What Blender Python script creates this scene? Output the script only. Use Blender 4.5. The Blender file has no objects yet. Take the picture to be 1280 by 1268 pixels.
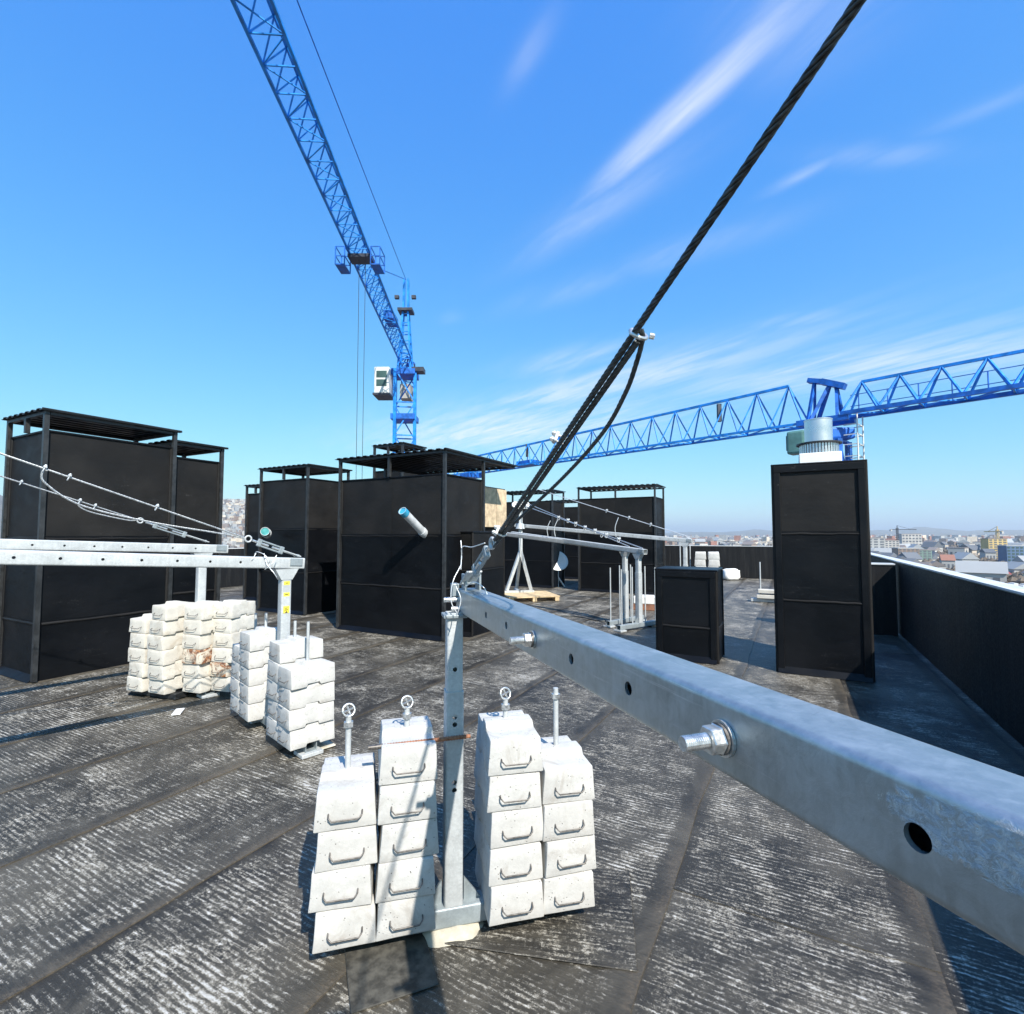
import bpy, bmesh, math, random
from mathutils import Vector, Matrix, noise
R = math.radians
random.seed(7)
scn = bpy.context.scene
col = scn.collection

# ------------------------------------------------------------------ camera, sky, sun, exposure
EYE = 1.6
PITCH = R(3.04)
cam_d = bpy.data.cameras.new('camera'); cam_d.sensor_fit = 'HORIZONTAL'; cam_d.sensor_width = 36; cam_d.lens = 18.0
cam_d.clip_start = 0.02; cam_d.clip_end = 60000
cam = bpy.data.objects.new('camera', cam_d); col.objects.link(cam)
cam.location = (0, 0, EYE); cam.rotation_euler = (math.pi/2 + PITCH, 0, 0)
scn.camera = cam
SUN_AZ, SUN_EL = R(153), R(44)          # clockwise from +Y (the way the camera looks)
sd = Vector((math.sin(SUN_AZ)*math.cos(SUN_EL), math.cos(SUN_AZ)*math.cos(SUN_EL), math.sin(SUN_EL)))
sun_d = bpy.data.lights.new('sun', 'SUN'); sun_d.energy = 4.6; sun_d.angle = R(0.53); sun_d.color = (1.0, 0.95, 0.87)
sun = bpy.data.objects.new('sun', sun_d); col.objects.link(sun)
sun.rotation_euler = sd.to_track_quat('Z', 'Y').to_euler()
sun.location = (20, -30, 40)
vs = scn.view_settings
vs.view_transform = 'Standard'; vs.look = 'None'; vs.exposure = 0.76; vs.gamma = 1.0; vs.use_curve_mapping = False

world = bpy.data.worlds.new('World'); scn.world = world; world.use_nodes = True
def build_world():
    nt = world.node_tree; N = nt.nodes; L = nt.links; N.clear()
    out = N.new('ShaderNodeOutputWorld'); bg = N.new('ShaderNodeBackground'); bg.inputs['Strength'].default_value = 0.10
    sky = N.new('ShaderNodeTexSky'); sky.sky_type = 'NISHITA'; sky.sun_disc = False
    sky.sun_elevation = SUN_EL; sky.sun_rotation = SUN_AZ; sky.altitude = 300; sky.air_density = 1.15; sky.dust_density = 0.5; sky.ozone_density = 3.0
    hs = N.new('ShaderNodeCombineColor'); sc_ = N.new('ShaderNodeSeparateColor'); L.new(sky.outputs[0], sc_.inputs[0])
    for ch, (gain, power) in enumerate(((0.52, 1.12), (1.50, 0.72), (4.7, 0.18))):      # a phone's colour response to the clear sky
        pw = N.new('ShaderNodeMath'); pw.operation = 'POWER'; L.new(sc_.outputs[ch], pw.inputs[0]); pw.inputs[1].default_value = power
        ml = N.new('ShaderNodeMath'); ml.operation = 'MULTIPLY'; L.new(pw.outputs[0], ml.inputs[0]); ml.inputs[1].default_value = gain; L.new(ml.outputs[0], hs.inputs[ch])
    tc = N.new('ShaderNodeTexCoord'); sep = N.new('ShaderNodeSeparateXYZ'); L.new(tc.outputs['Generated'], sep.inputs[0])
    def math_(op, a, b=None, c=None):
        m = N.new('ShaderNodeMath'); m.operation = op
        for i, v in enumerate((a, b, c)):
            if v is None: continue
            if isinstance(v, (int, float)): m.inputs[i].default_value = v
            else: L.new(v, m.inputs[i])
        return m.outputs[0]
    zc = math_('MAXIMUM', sep.outputs['Z'], 0.02)
    px = math_('DIVIDE', sep.outputs['X'], zc); py = math_('DIVIDE', sep.outputs['Y'], zc)
    # wind-combed frame: cirrus fibres run along azimuth -30 degrees on the cloud sheet
    a = R(-31)
    ca, sa = math.cos(a), math.sin(a)
    fy = math_('ADD', math_('MULTIPLY', px, sa), math_('MULTIPLY', py, ca))     # along the fibres
    fx = math_('SUBTRACT', math_('MULTIPLY', px, ca), math_('MULTIPLY', py, sa))  # across
    def noise_(sx, sy, scale, detail, rough, dist=0.0, off=0.0):
        cx = N.new('ShaderNodeCombineXYZ')
        L.new(math_('MULTIPLY', fx, sx), cx.inputs[0]); L.new(math_('MULTIPLY', fy, sy), cx.inputs[1]); cx.inputs[2].default_value = off
        n = N.new('ShaderNodeTexNoise'); n.inputs['Scale'].default_value = scale; n.inputs['Detail'].default_value = detail
        n.inputs['Roughness'].default_value = rough; n.inputs['Distortion'].default_value = dist
        L.new(cx.outputs[0], n.inputs['Vector']); return n.outputs['Fac']
    fib = noise_(5.0, 1.0, 1.6, 7, 0.6, 0.35, 3.1)
    big = noise_(1.0, 0.6, 0.75, 3, 0.5, 0.2, 8.4)
    def ramp(v, lo, hi):
        m = N.new('ShaderNodeMapRange'); m.interpolation_type = 'SMOOTHSTEP'
        m.inputs['From Min'].default_value = lo; m.inputs['From Max'].default_value = hi; L.new(v, m.inputs['Value']); return m.outputs[0]
    general = math_('MULTIPLY', math_('MULTIPLY', ramp(fib, 0.50, 0.80), ramp(big, 0.55, 0.80)), 0.30)
    total = general
    # cloud banks on the sheet: (x, y, half width across, half length along, fibre turn, density)
    banks = [(0.41, 1.15, 0.045, 0.40, 2, 1.0), (0.56, 0.93, 0.16, 0.16, 0, 0.35), (0.24, 1.55, 0.09, 0.38, -6, 0.30), (0.03, 1.02, 0.03, 0.11, 4, 0.22),
             (0.80, 1.38, 0.030, 0.10, -6, 0.42), (0.97, 1.30, 0.05, 0.20, -58, 0.22), (1.10, 1.15, 0.04, 0.14, -20, 0.22), (0.22, 2.05, 0.10, 0.30, -20, 0.22),
             (0.60, 3.40, 0.34, 1.3, -14, 0.85), (2.15, 3.0, 0.55, 1.3, -30, 0.70), (-0.1, 4.9, 0.9, 1.7, -22, 1.0), (-0.28, 2.32, 0.05, 0.09, 0, 0.12),
             (0.62, 1.75, 0.10, 0.32, -24, 0.22), (1.35, 2.35, 0.12, 0.3, -40, 0.30), (0.35, 2.9, 0.2, 0.5, -25, 0.45)]
    for (bx, by, w, l, turn, dens) in banks:
        t = a + R(turn); c2, s2 = math.cos(t), math.sin(t)
        dx = math_('SUBTRACT', px, bx); dy = math_('SUBTRACT', py, by)
        al = math_('ADD', math_('MULTIPLY', dx, s2/l), math_('MULTIPLY', dy, c2/l))
        ac = math_('SUBTRACT', math_('MULTIPLY', dx, c2/w), math_('MULTIPLY', dy, s2/w))
        r2 = math_('ADD', math_('MULTIPLY', al, al), math_('MULTIPLY', ac, ac))
        g = math_('EXPONENT', math_('MULTIPLY', r2, -1.3))
        body = math_('ADD', math_('MULTIPLY', ramp(fib, 0.28, 0.72), 0.78), 0.22)
        total = math_('MAXIMUM', total, math_('MULTIPLY', math_('MULTIPLY', g, body), dens))
    fade = ramp(sep.outputs['Z'], 0.02, 0.13)
    total = math_('MULTIPLY', total, fade)
    total = math_('MINIMUM', math_('MULTIPLY', total, 0.85), 0.9)
    mix = N.new('ShaderNodeMix'); mix.data_type = 'RGBA'
    L.new(total, mix.inputs['Factor']); L.new(hs.outputs[0], mix.inputs['A']); mix.inputs['B'].default_value = (6.0, 6.3, 6.6, 1)
    L.new(mix.outputs['Result'], bg.inputs['Color']); L.new(bg.outputs[0], out.inputs['Surface'])
build_world()

# ------------------------------------------------------------------ coordinate helpers
CT, ST = math.cos(PITCH), math.sin(PITCH)
def at(px, py, Y):
    """world point at depth Y seen in the photograph (1280 px wide) at px, py"""
    a, b = (px-640)/640.0, (634-py)/640.0
    k = Y/(CT - b*ST)
    return Vector((a*k, Y, EYE + (ST + b*CT)*k))
GRID = R(28.5)                      # the building's axes: +u runs 28.5 degrees right of the view
def gp(u, v, z=0.0):
    return Vector((u*math.sin(GRID) + v*math.cos(GRID), u*math.cos(GRID) - v*math.sin(GRID), z))
def az_dir(deg): return Vector((math.sin(R(deg)), math.cos(R(deg)), 0))

# ------------------------------------------------------------------ materials
MATS = {}
class NT:
    def __init__(s, name):
        s.m = bpy.data.materials.new(name); s.m.use_nodes = True; s.t = s.m.node_tree; s.N = s.t.nodes; s.L = s.t.links
        s.b = s.N['Principled BSDF']; MATS[name] = s.m
    def n(s, kind, **kw):
        x = s.N.new(kind)
        for k, v in kw.items(): setattr(x, k, v)
        return x
    def link(s, a, b): s.L.new(a, b)
    def coord(s, which='Object'):
        return s.n('ShaderNodeTexCoord').outputs[which]
    def mapping(s, vec, scale=(1, 1, 1), loc=(0, 0, 0)):
        m = s.n('ShaderNodeMapping'); m.inputs['Scale'].default_value = scale; m.inputs['Location'].default_value = loc; s.link(vec, m.inputs['Vector']); return m.outputs[0]
    def noise(s, vec, scale, detail=4, rough=0.55, dist=0.0):
        x = s.n('ShaderNodeTexNoise'); x.inputs['Scale'].default_value = scale; x.inputs['Detail'].default_value = detail
        x.inputs['Roughness'].default_value = rough; x.inputs['Distortion'].default_value = dist; s.link(vec, x.inputs['Vector']); return x.outputs['Fac']
    def mr(s, v, lo, hi, a=0.0, b=1.0, smooth=True):
        m = s.n('ShaderNodeMapRange'); m.interpolation_type = 'SMOOTHSTEP' if smooth else 'LINEAR'
        for k, q in (('From Min', lo), ('From Max', hi), ('To Min', a), ('To Max', b)): m.inputs[k].default_value = q
        s.link(v, m.inputs['Value']); return m.outputs[0]
    def math(s, op, a, b=None):
        m = s.n('ShaderNodeMath', operation=op)
        for i, v in enumerate((a, b)):
            if v is None: continue
            if isinstance(v, (int, float)): m.inputs[i].default_value = v
            else: s.link(v, m.inputs[i])
        return m.outputs[0]
    def mix(s, f, a, b, blend='MIX'):
        m = s.n('ShaderNodeMix', data_type='RGBA', blend_type=blend)
        if isinstance(f, (int, float)): m.inputs['Factor'].default_value = f
        else: s.link(f, m.inputs['Factor'])
        for k, v in (('A', a), ('B', b)):
            if isinstance(v, tuple): m.inputs[k].default_value = (*v, 1)
            else: s.link(v, m.inputs[k])
        return m.outputs['Result']
    def col(s, c):
        if isinstance(c, tuple): s.b.inputs['Base Color'].default_value = (*c, 1)
        else: s.link(c, s.b.inputs['Base Color'])
    def rough(s, r):
        if isinstance(r, (int, float)): s.b.inputs['Roughness'].default_value = r
        else: s.link(r, s.b.inputs['Roughness'])
    def metal(s, v): s.b.inputs['Metallic'].default_value = v
    def spec(s, v): s.b.inputs['Specular IOR Level'].default_value = v
    def bump(s, h, strength, dist):
        b = s.n('ShaderNodeBump'); b.inputs['Strength'].default_value = strength; b.inputs['Distance'].default_value = dist
        s.link(h, b.inputs['Height']); s.link(b.outputs[0], s.b.inputs['Normal'])
    def rnd(s): return s.n('ShaderNodeObjectInfo').outputs['Random']
    def shifted(s, vec, amount=37.0):
        """object coordinates moved by a per-object random amount so that copies do not repeat"""
        c = s.n('ShaderNodeCombineXYZ'); r = s.math('MULTIPLY', s.rnd(), amount)
        s.link(r, c.inputs[0]); s.link(s.math('MULTIPLY', r, 1.7), c.inputs[1]); s.link(s.math('MULTIPLY', r, 0.6), c.inputs[2])
        a = s.n('ShaderNodeVectorMath', operation='ADD'); s.link(vec, a.inputs[0]); s.link(c.outputs[0], a.inputs[1]); return a.outputs[0]

def simple(name, c, rough=0.6, metal=0.0, var=0.15, scale=6.0, bump=0.0, spec=0.5):
    t = NT(name); v = t.shifted(t.coord())
    f = t.noise(v, scale, 5, 0.6)
    dark = tuple(x*(1-var) for x in c); light = tuple(min(1, x*(1+var)) for x in c)
    t.col(t.mix(t.mr(f, 0.3, 0.7), dark, light)); t.rough(t.mr(f, 0.25, 0.75, max(0.05, rough-0.1), min(1, rough+0.12))); t.metal(metal); t.spec(spec)
    if bump: t.bump(f, 0.5, bump)
    return t.m

def mat_galv(name, c=(0.29, 0.33, 0.345), rough=0.46, metal=0.25):
    t = NT(name); v = t.shifted(t.coord())
    vo = t.n('ShaderNodeTexVoronoi'); vo.inputs['Scale'].default_value = 120; vo.inputs['Randomness'].default_value = 1; t.link(v, vo.inputs['Vector'])
    sp = t.n('ShaderNodeSeparateColor'); t.link(vo.outputs['Color'], sp.inputs[0])
    big = t.noise(v, 7, 6, 0.65, 0.6); fine = t.noise(v, 160, 3, 0.6)
    run = t.noise(t.mapping(v, (60, 60, 2.5)), 1.0, 4, 0.6)
    k = t.math('ADD', t.math('MULTIPLY', sp.outputs[0], 0.10), t.math('ADD', t.math('MULTIPLY', big, 0.55), t.math('MULTIPLY', run, 0.27)))
    base = t.mix(t.mr(k, 0.25, 0.75), tuple(x*0.78 for x in c), tuple(min(1, x*1.18) for x in c))
    stain = t.mr(t.noise(v, 22, 5, 0.7, 1.0), 0.62, 0.78)
    base = t.mix(t.math('MULTIPLY', stain, 0.35), base, (0.34, 0.36, 0.37))
    t.col(base); t.metal(metal); t.rough(t.mr(k, 0.25, 0.8, rough-0.08, rough+0.20))
    t.bump(t.math('ADD', t.math('MULTIPLY', fine, 0.5), t.math('MULTIPLY', big, 1.0)), 0.28, 0.004)
    return t.m
mat_galv('galvanised')
def mat_beam():
    """zinc-dipped beam: dull spangle, scratches along the top, a crust of zinc dross near one hole"""
    t = NT('beam_zinc'); v = t.coord(); sep = t.n('ShaderNodeSeparateXYZ'); t.link(v, sep.inputs[0])
    big = t.noise(v, 9, 7, 0.7, 0.7); fine = t.noise(v, 210, 4, 0.7); cloud = t.noise(v, 34, 5, 0.65, 0.8)
    scr = t.noise(t.mapping(v, (90, 3.0, 90)), 1.0, 5, 0.7, 0.5); drip = t.noise(t.mapping(v, (40, 55, 4)), 1.0, 4, 0.65)
    k = t.math('ADD', t.math('MULTIPLY', big, 0.45), t.math('ADD', t.math('MULTIPLY', cloud, 0.35), t.math('MULTIPLY', drip, 0.20)))
    base = t.mix(t.mr(k, 0.34, 0.66), (0.33, 0.37, 0.38), (0.50, 0.54, 0.555))
    base = t.mix(t.math('MULTIPLY', t.mr(scr, 0.60, 0.72), 0.55), base, (0.68, 0.70, 0.72))
    base = t.mix(t.math('MULTIPLY', t.mr(t.noise(v, 15, 6, 0.75, 1.5), 0.63, 0.74), 0.5), base, (0.20, 0.22, 0.225))
    dy = t.math('MULTIPLY', t.math('ADD', sep.outputs['Y'], 1.87), 1/0.10); dz = t.math('MULTIPLY', t.math('SUBTRACT', sep.outputs['Z'], 0.018), 1/0.024)
    g = t.math('EXPONENT', t.math('MULTIPLY', t.math('ADD', t.math('MULTIPLY', dy, dy), t.math('MULTIPLY', dz, dz)), -1.0))
    crust = t.math('MULTIPLY', t.mr(t.math('ADD', g, t.math('MULTIPLY', t.math('SUBTRACT', cloud, 0.5), 0.9)), 0.35, 0.6), t.mr(t.noise(v, 130, 5, 0.8, 1.0), 0.42, 0.6))
    base = t.mix(t.math('MULTIPLY', crust, 0.6), base, (0.70, 0.74, 0.75))
    t.col(base); t.metal(0.8); t.rough(t.mr(k, 0.3, 0.7, 0.34, 0.54))
    t.bump(t.math('ADD', t.math('MULTIPLY', fine, 0.12), t.math('ADD', t.math('MULTIPLY', cloud, 0.35), t.math('MULTIPLY', crust, 0.8))), 0.5, 0.0035)
mat_beam()
mat_galv('galvanised_pale', (0.52, 0.54, 0.54), 0.5, 0.2)  # paler copy of the zinc: strong sun on the rigs put into the colour

def mat_concrete(name, c, dirt):
    t = NT(name); v = t.shifted(t.coord())
    a = t.noise(v, 9, 8, 0.65, 0.3); b = t.noise(v, 70, 5, 0.7); pits = t.n('ShaderNodeTexVoronoi'); pits.inputs['Scale'].default_value = 75; t.link(v, pits.inputs['Vector'])
    hole = t.mr(pits.outputs['Distance'], 0.10, 0.22, 1, 0); few = t.mr(t.noise(v, 26, 3), 0.50, 0.62)
    hole = t.math('MULTIPLY', hole, few)
    base = t.mix(t.mr(a, 0.3, 0.72), tuple(x*0.80 for x in c), c)
    base = t.mix(t.mr(b, 0.35, 0.75, 0, 0.35), base, tuple(x*0.70 for x in c))
    smear = t.math('MULTIPLY', t.mr(t.noise(v, 5, 7, 0.72, 1.4), 0.52, 0.70), 0.85)
    base = t.mix(smear, base, dirt); base = t.mix(t.math('MULTIPLY', hole, 0.9), base, (0.10, 0.095, 0.085))
    r = t.rnd(); base = t.mix(t.mr(r, 0, 1, 0.0, 0.22, False), base, dirt)
    t.col(base); t.rough(0.9); t.spec(0.2)
    h = t.math('SUBTRACT', t.math('ADD', t.math('MULTIPLY', a, 0.7), t.math('MULTIPLY', b, 0.35)), t.math('MULTIPLY', hole, 0.6))
    t.bump(h, 0.55, 0.006); return t.m
mat_concrete('concrete', (0.61, 0.60, 0.57), (0.40, 0.375, 0.34))
mat_concrete('rough_concrete', (0.68, 0.65, 0.58), (0.45, 0.40, 0.33))

def mat_roofing(name='roof_membrane', sheet=True):
    """worn bitumen sheet of the roof: x across the sheet (0..1), y along it"""
    t = NT(name); o = t.coord(); v = t.shifted(o, 61.0)
    sep = t.n('ShaderNodeSeparateXYZ'); t.link(o, sep.inputs[0])
    wv = t.n('ShaderNodeTexWave', wave_type='BANDS', bands_direction='Y', wave_profile='SIN'); wv.inputs['Scale'].default_value = 12.0
    wv.inputs['Distortion'].default_value = 3.2; wv.inputs['Detail'].default_value = 4; wv.inputs['Detail Scale'].default_value = 1.6; wv.inputs['Detail Roughness'].default_value = 0.7
    t.link(v, wv.inputs['Vector']); rib = wv.outputs['Fac']
    streak = t.noise(t.mapping(v, (9, 75, 1)), 1.0, 6, 0.75, 0.3)
    long_ = t.noise(t.mapping(v, (70, 8, 1)), 1.0, 5, 0.75, 0.2)
    speck = t.noise(v, 60, 8, 0.85); grain = t.noise(v, 260, 4, 0.8)
    patch = t.noise(v, 2.6, 8, 0.7, 0.6); big = t.noise(v, 0.6, 4, 0.55)  # patch: uneven wear, with mid-scale glare put into the tone
    ribk = t.mr(t.noise(v, 1.1, 3, 0.5), 0.35, 0.62, 0.05, 0.17 if sheet else 0.03)
    m = t.math('ADD', t.math('MULTIPLY', streak, 0.95), t.math('MULTIPLY', long_, 0.15))
    m = t.math('ADD', m, t.math('MULTIPLY', t.math('SUBTRACT', rib, 0.5), ribk))
    m = t.math('ADD', m, t.math('MULTIPLY', t.math('SUBTRACT', speck, 0.5), 1.05))
    m = t.math('ADD', m, t.math('MULTIPLY', t.math('SUBTRACT', grain, 0.5), 0.50))
    m = t.math('ADD', m, t.math('MULTIPLY', t.math('SUBTRACT', patch, 0.5), 0.66))
    m = t.math('ADD', m, t.math('MULTIPLY', t.math('SUBTRACT', t.rnd(), 0.5), 0.06))
    if sheet:
        ex = t.math('ADD', sep.outputs['X'], t.math('MULTIPLY', t.math('SUBTRACT', t.noise(v, 3.0, 5, 0.65), 0.5), 0.16))
        bleed = t.math('MAXIMUM', t.mr(ex, 0.05, 0.17, 1, 0), t.mr(ex, 0.93, 0.99, 0, 0.8))
        m = t.math('SUBTRACT', m, t.math('MULTIPLY', bleed, 0.22))
    worn = t.mr(m, 0.55, 0.72)
    flake = t.math('MULTIPLY', t.mr(m, 0.68, 0.82), 0.95)
    tone = t.mix(t.mr(big, 0.35, 0.65), (0.018, 0.017, 0.0155), (0.038, 0.034, 0.027))
    film = t.math('MULTIPLY', t.mr(t.noise(v, 1.1, 8, 0.75, 0.8), 0.38, 0.68), 0.58)
    base = t.mix(film, tone, (0.150, 0.132, 0.102))
    base = t.mix(worn, base, t.mix(t.mr(patch, 0.35, 0.65), (0.22, 0.207, 0.182), (0.30, 0.27, 0.215)))
    base = t.mix(flake, base, (0.56, 0.54, 0.495))
    if sheet: base = t.mix(t.math('MULTIPLY', t.mr(ex, 0.985, 1.045), t.mr(speck, 0.40, 0.62, 0.05, 0.6)), base, (0.15, 0.118, 0.082))
    t.col(base); t.rough(t.mr(worn, 0, 1, 0.45, 0.80)); t.spec(0.4)
    h = t.math('ADD', t.math('MULTIPLY', rib, 0.10), t.math('ADD', t.math('MULTIPLY', streak, 0.8), t.math('ADD', t.math('MULTIPLY', speck, 0.5), t.math('MULTIPLY', grain, 0.25))))
    t.bump(h, 0.8, 0.007); return t.m
mat_roofing('roof_patch', False)
mat_roofing()

def mat_sheet(name, lo, hi, sheen_rough=0.36, amount=1.0):
    """black bitumen sheet on walls: soft folds, scuffs, dust"""
    t = NT(name); v = t.shifted(t.coord(), 53.0)
    fold = t.noise(t.mapping(v, (1.6, 1.6, 3.0)), 1.0, 4, 0.5, 0.3); fine = t.noise(v, 60, 5, 0.75); big = t.noise(v, 1.6, 4, 0.6)
    hs = t.noise(t.mapping(v, (3.0, 3.0, 14)), 1.0, 6, 0.7, 0.6)
    base = t.mix(t.mr(big, 0.3, 0.7), lo, hi)
    scuff = t.math('MULTIPLY', t.mr(t.math('ADD', t.math('MULTIPLY', fine, 0.5), t.math('MULTIPLY', hs, 0.5)), 0.55, 0.72), amount)
    scuff = t.math('MULTIPLY', scuff, t.mr(t.noise(v, 2.7, 5, 0.7), 0.42, 0.7))
    base = t.mix(scuff, base, (0.12, 0.118, 0.115))
    base = t.mix(t.mr(t.rnd(), 0, 1, 0, 0.35, False), base, tuple(x*0.6 for x in lo))
    splash = t.math('MULTIPLY', t.mr(t.noise(t.mapping(v, (14, 14, 22)), 1.0, 6, 0.75, 1.0), 0.66, 0.74), t.mr(t.noise(v, 1.9, 3, 0.5), 0.52, 0.66))
    base = t.mix(t.math('MULTIPLY', splash, 0.7), base, (0.24, 0.235, 0.23))
    rub = t.math('MULTIPLY', t.mr(t.noise(t.mapping(v, (2.2, 2.2, 30)), 1.0, 5, 0.7, 1.2), 0.64, 0.78), 0.5)
    base = t.mix(rub, base, (0.075, 0.073, 0.072))
    t.col(base); t.rough(t.mr(fold, 0.3, 0.7, sheen_rough, sheen_rough+0.22)); t.spec(0.22)
    t.bump(t.math('ADD', t.math('MULTIPLY', fold, 1.0), t.math('MULTIPLY', fine, 0.06)), 0.5, 0.022); return t.m
mat_sheet('wall_membrane', (0.002, 0.0026, 0.0038), (0.005, 0.0055, 0.0072), 0.36, 0.6)
mat_sheet('faded_membrane', (0.009, 0.0086, 0.0086), (0.018, 0.0168, 0.016), 0.50, 0.6)
def mat_parapet():
    t = NT('parapet_membrane'); v = t.shifted(t.coord(), 53.0)
    run = t.noise(t.mapping(v, (16, 16, 0.8)), 1.0, 6, 0.7, 0.3); fine = t.noise(v, 50, 4, 0.7)
    base = t.mix(t.mr(run, 0.45, 0.75), (0.004, 0.004, 0.005), (0.022, 0.021, 0.020))
    t.col(base); t.rough(t.mr(fine, 0.3, 0.7, 0.5, 0.75)); t.spec(0.4); t.bump(t.math('ADD', run, t.math('MULTIPLY', fine, 0.2)), 0.4, 0.008)
mat_parapet()
simple('corrugated_black', (0.020, 0.021, 0.023), 0.4, 0.0, 0.3, 4)
simple('dark_steel', (0.030, 0.032, 0.034), 0.45, 0.2, 0.3, 12)
simple('handle_steel', (0.17, 0.155, 0.14), 0.5, 0.6, 0.4, 60)
simple('bolt_zinc', (0.66, 0.66, 0.64), 0.35, 0.8, 0.2, 90)
simple('dark_hole', (0.01, 0.01, 0.01), 0.9, 0, 0.1)
simple('dark_rope', (0.075, 0.083, 0.085), 0.38, 0.6, 0.5, 80)
simple('bright_rope', (0.52, 0.53, 0.53), 0.42, 0.7, 0.25, 80)
simple('zinc_wire', (0.70, 0.71, 0.71), 0.4, 0.5, 0.15, 60)
def mat_rust():
    t = NT('rust'); v = t.shifted(t.coord()); a = t.noise(v, 60, 6, 0.7)
    t.col(t.mix(t.mr(a, 0.3, 0.7), (0.17, 0.06, 0.028), (0.42, 0.19, 0.10))); t.rough(0.85); t.bump(a, 0.5, 0.003)
mat_rust()
def mat_rusty():
    t = NT('rusty_concrete'); v = t.shifted(t.coord()); a = t.noise(v, 7, 7, 0.75, 1.2); b = t.noise(v, 40, 5, 0.7)
    base = t.mix(t.mr(b, 0.3, 0.7), (0.50, 0.45, 0.36), (0.66, 0.60, 0.50)); base = t.mix(t.mr(a, 0.42, 0.56), base, t.mix(t.mr(b, 0.4, 0.6), (0.10, 0.03, 0.015), (0.38, 0.17, 0.07)))
    t.col(base); t.rough(0.9); t.bump(b, 0.5, 0.005)
mat_rusty()
simple('mortar', (0.48, 0.44, 0.35), 0.95, 0, 0.2, 14, 0.012)
simple('pad_bitumen', (0.060, 0.056, 0.046), 0.85, 0, 0.6, 22, 0.006)
simple('timber', (0.56, 0.42, 0.25), 0.8, 0, 0.25, 5)
simple('brown_timber', (0.22, 0.10, 0.06), 0.8, 0, 0.35, 5)
simple('chipboard', (0.56, 0.43, 0.28), 0.85, 0, 0.28, 9)
simple('white_metal', (0.80, 0.80, 0.78), 0.45, 0.0, 0.06, 5)
simple('zinc_sheet', (0.66, 0.67, 0.68), 0.30, 0.85, 0.08, 3)
simple('cap_sheet', (0.66, 0.66, 0.65), 0.42, 0.1, 0.08, 4)
simple('grey_plastic', (0.50, 0.52, 0.54), 0.45, 0, 0.12, 12)
simple('blue_plastic', (0.04, 0.30, 0.48), 0.4, 0, 0.2, 12)
simple('teal_plastic', (0.05, 0.30, 0.30), 0.35, 0, 0.2, 12)
simple('crane_blue', (0.006, 0.21, 0.66), 0.45, 0.0, 0.35, 2.5)
simple('crane_deep_blue', (0.006, 0.11, 0.46), 0.5, 0.0, 0.35, 2.5)
simple('crane_cab', (0.62, 0.63, 0.60), 0.5, 0, 0.12, 1.5)
simple('crane_dark', (0.03, 0.035, 0.05), 0.5, 0, 0.3, 2)
simple('cab_glass', (0.05, 0.09, 0.08), 0.08, 0, 0.3, 1)
simple('cab_green', (0.10, 0.22, 0.20), 0.4, 0, 0.3, 1)
simple('crane_rust_red', (0.20, 0.045, 0.04), 0.6, 0, 0.4, 2)
simple('yellow_label', (0.80, 0.66, 0.07), 0.5, 0, 0.12, 20)
simple('label_black', (0.02, 0.02, 0.02), 0.6, 0, 0.1)
simple('sack_white', (0.78, 0.77, 0.74), 0.85, 0, 0.1, 9, 0.01)
simple('bare_concrete', (0.32, 0.31, 0.29), 0.9, 0, 0.2, 0.5)

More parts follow.
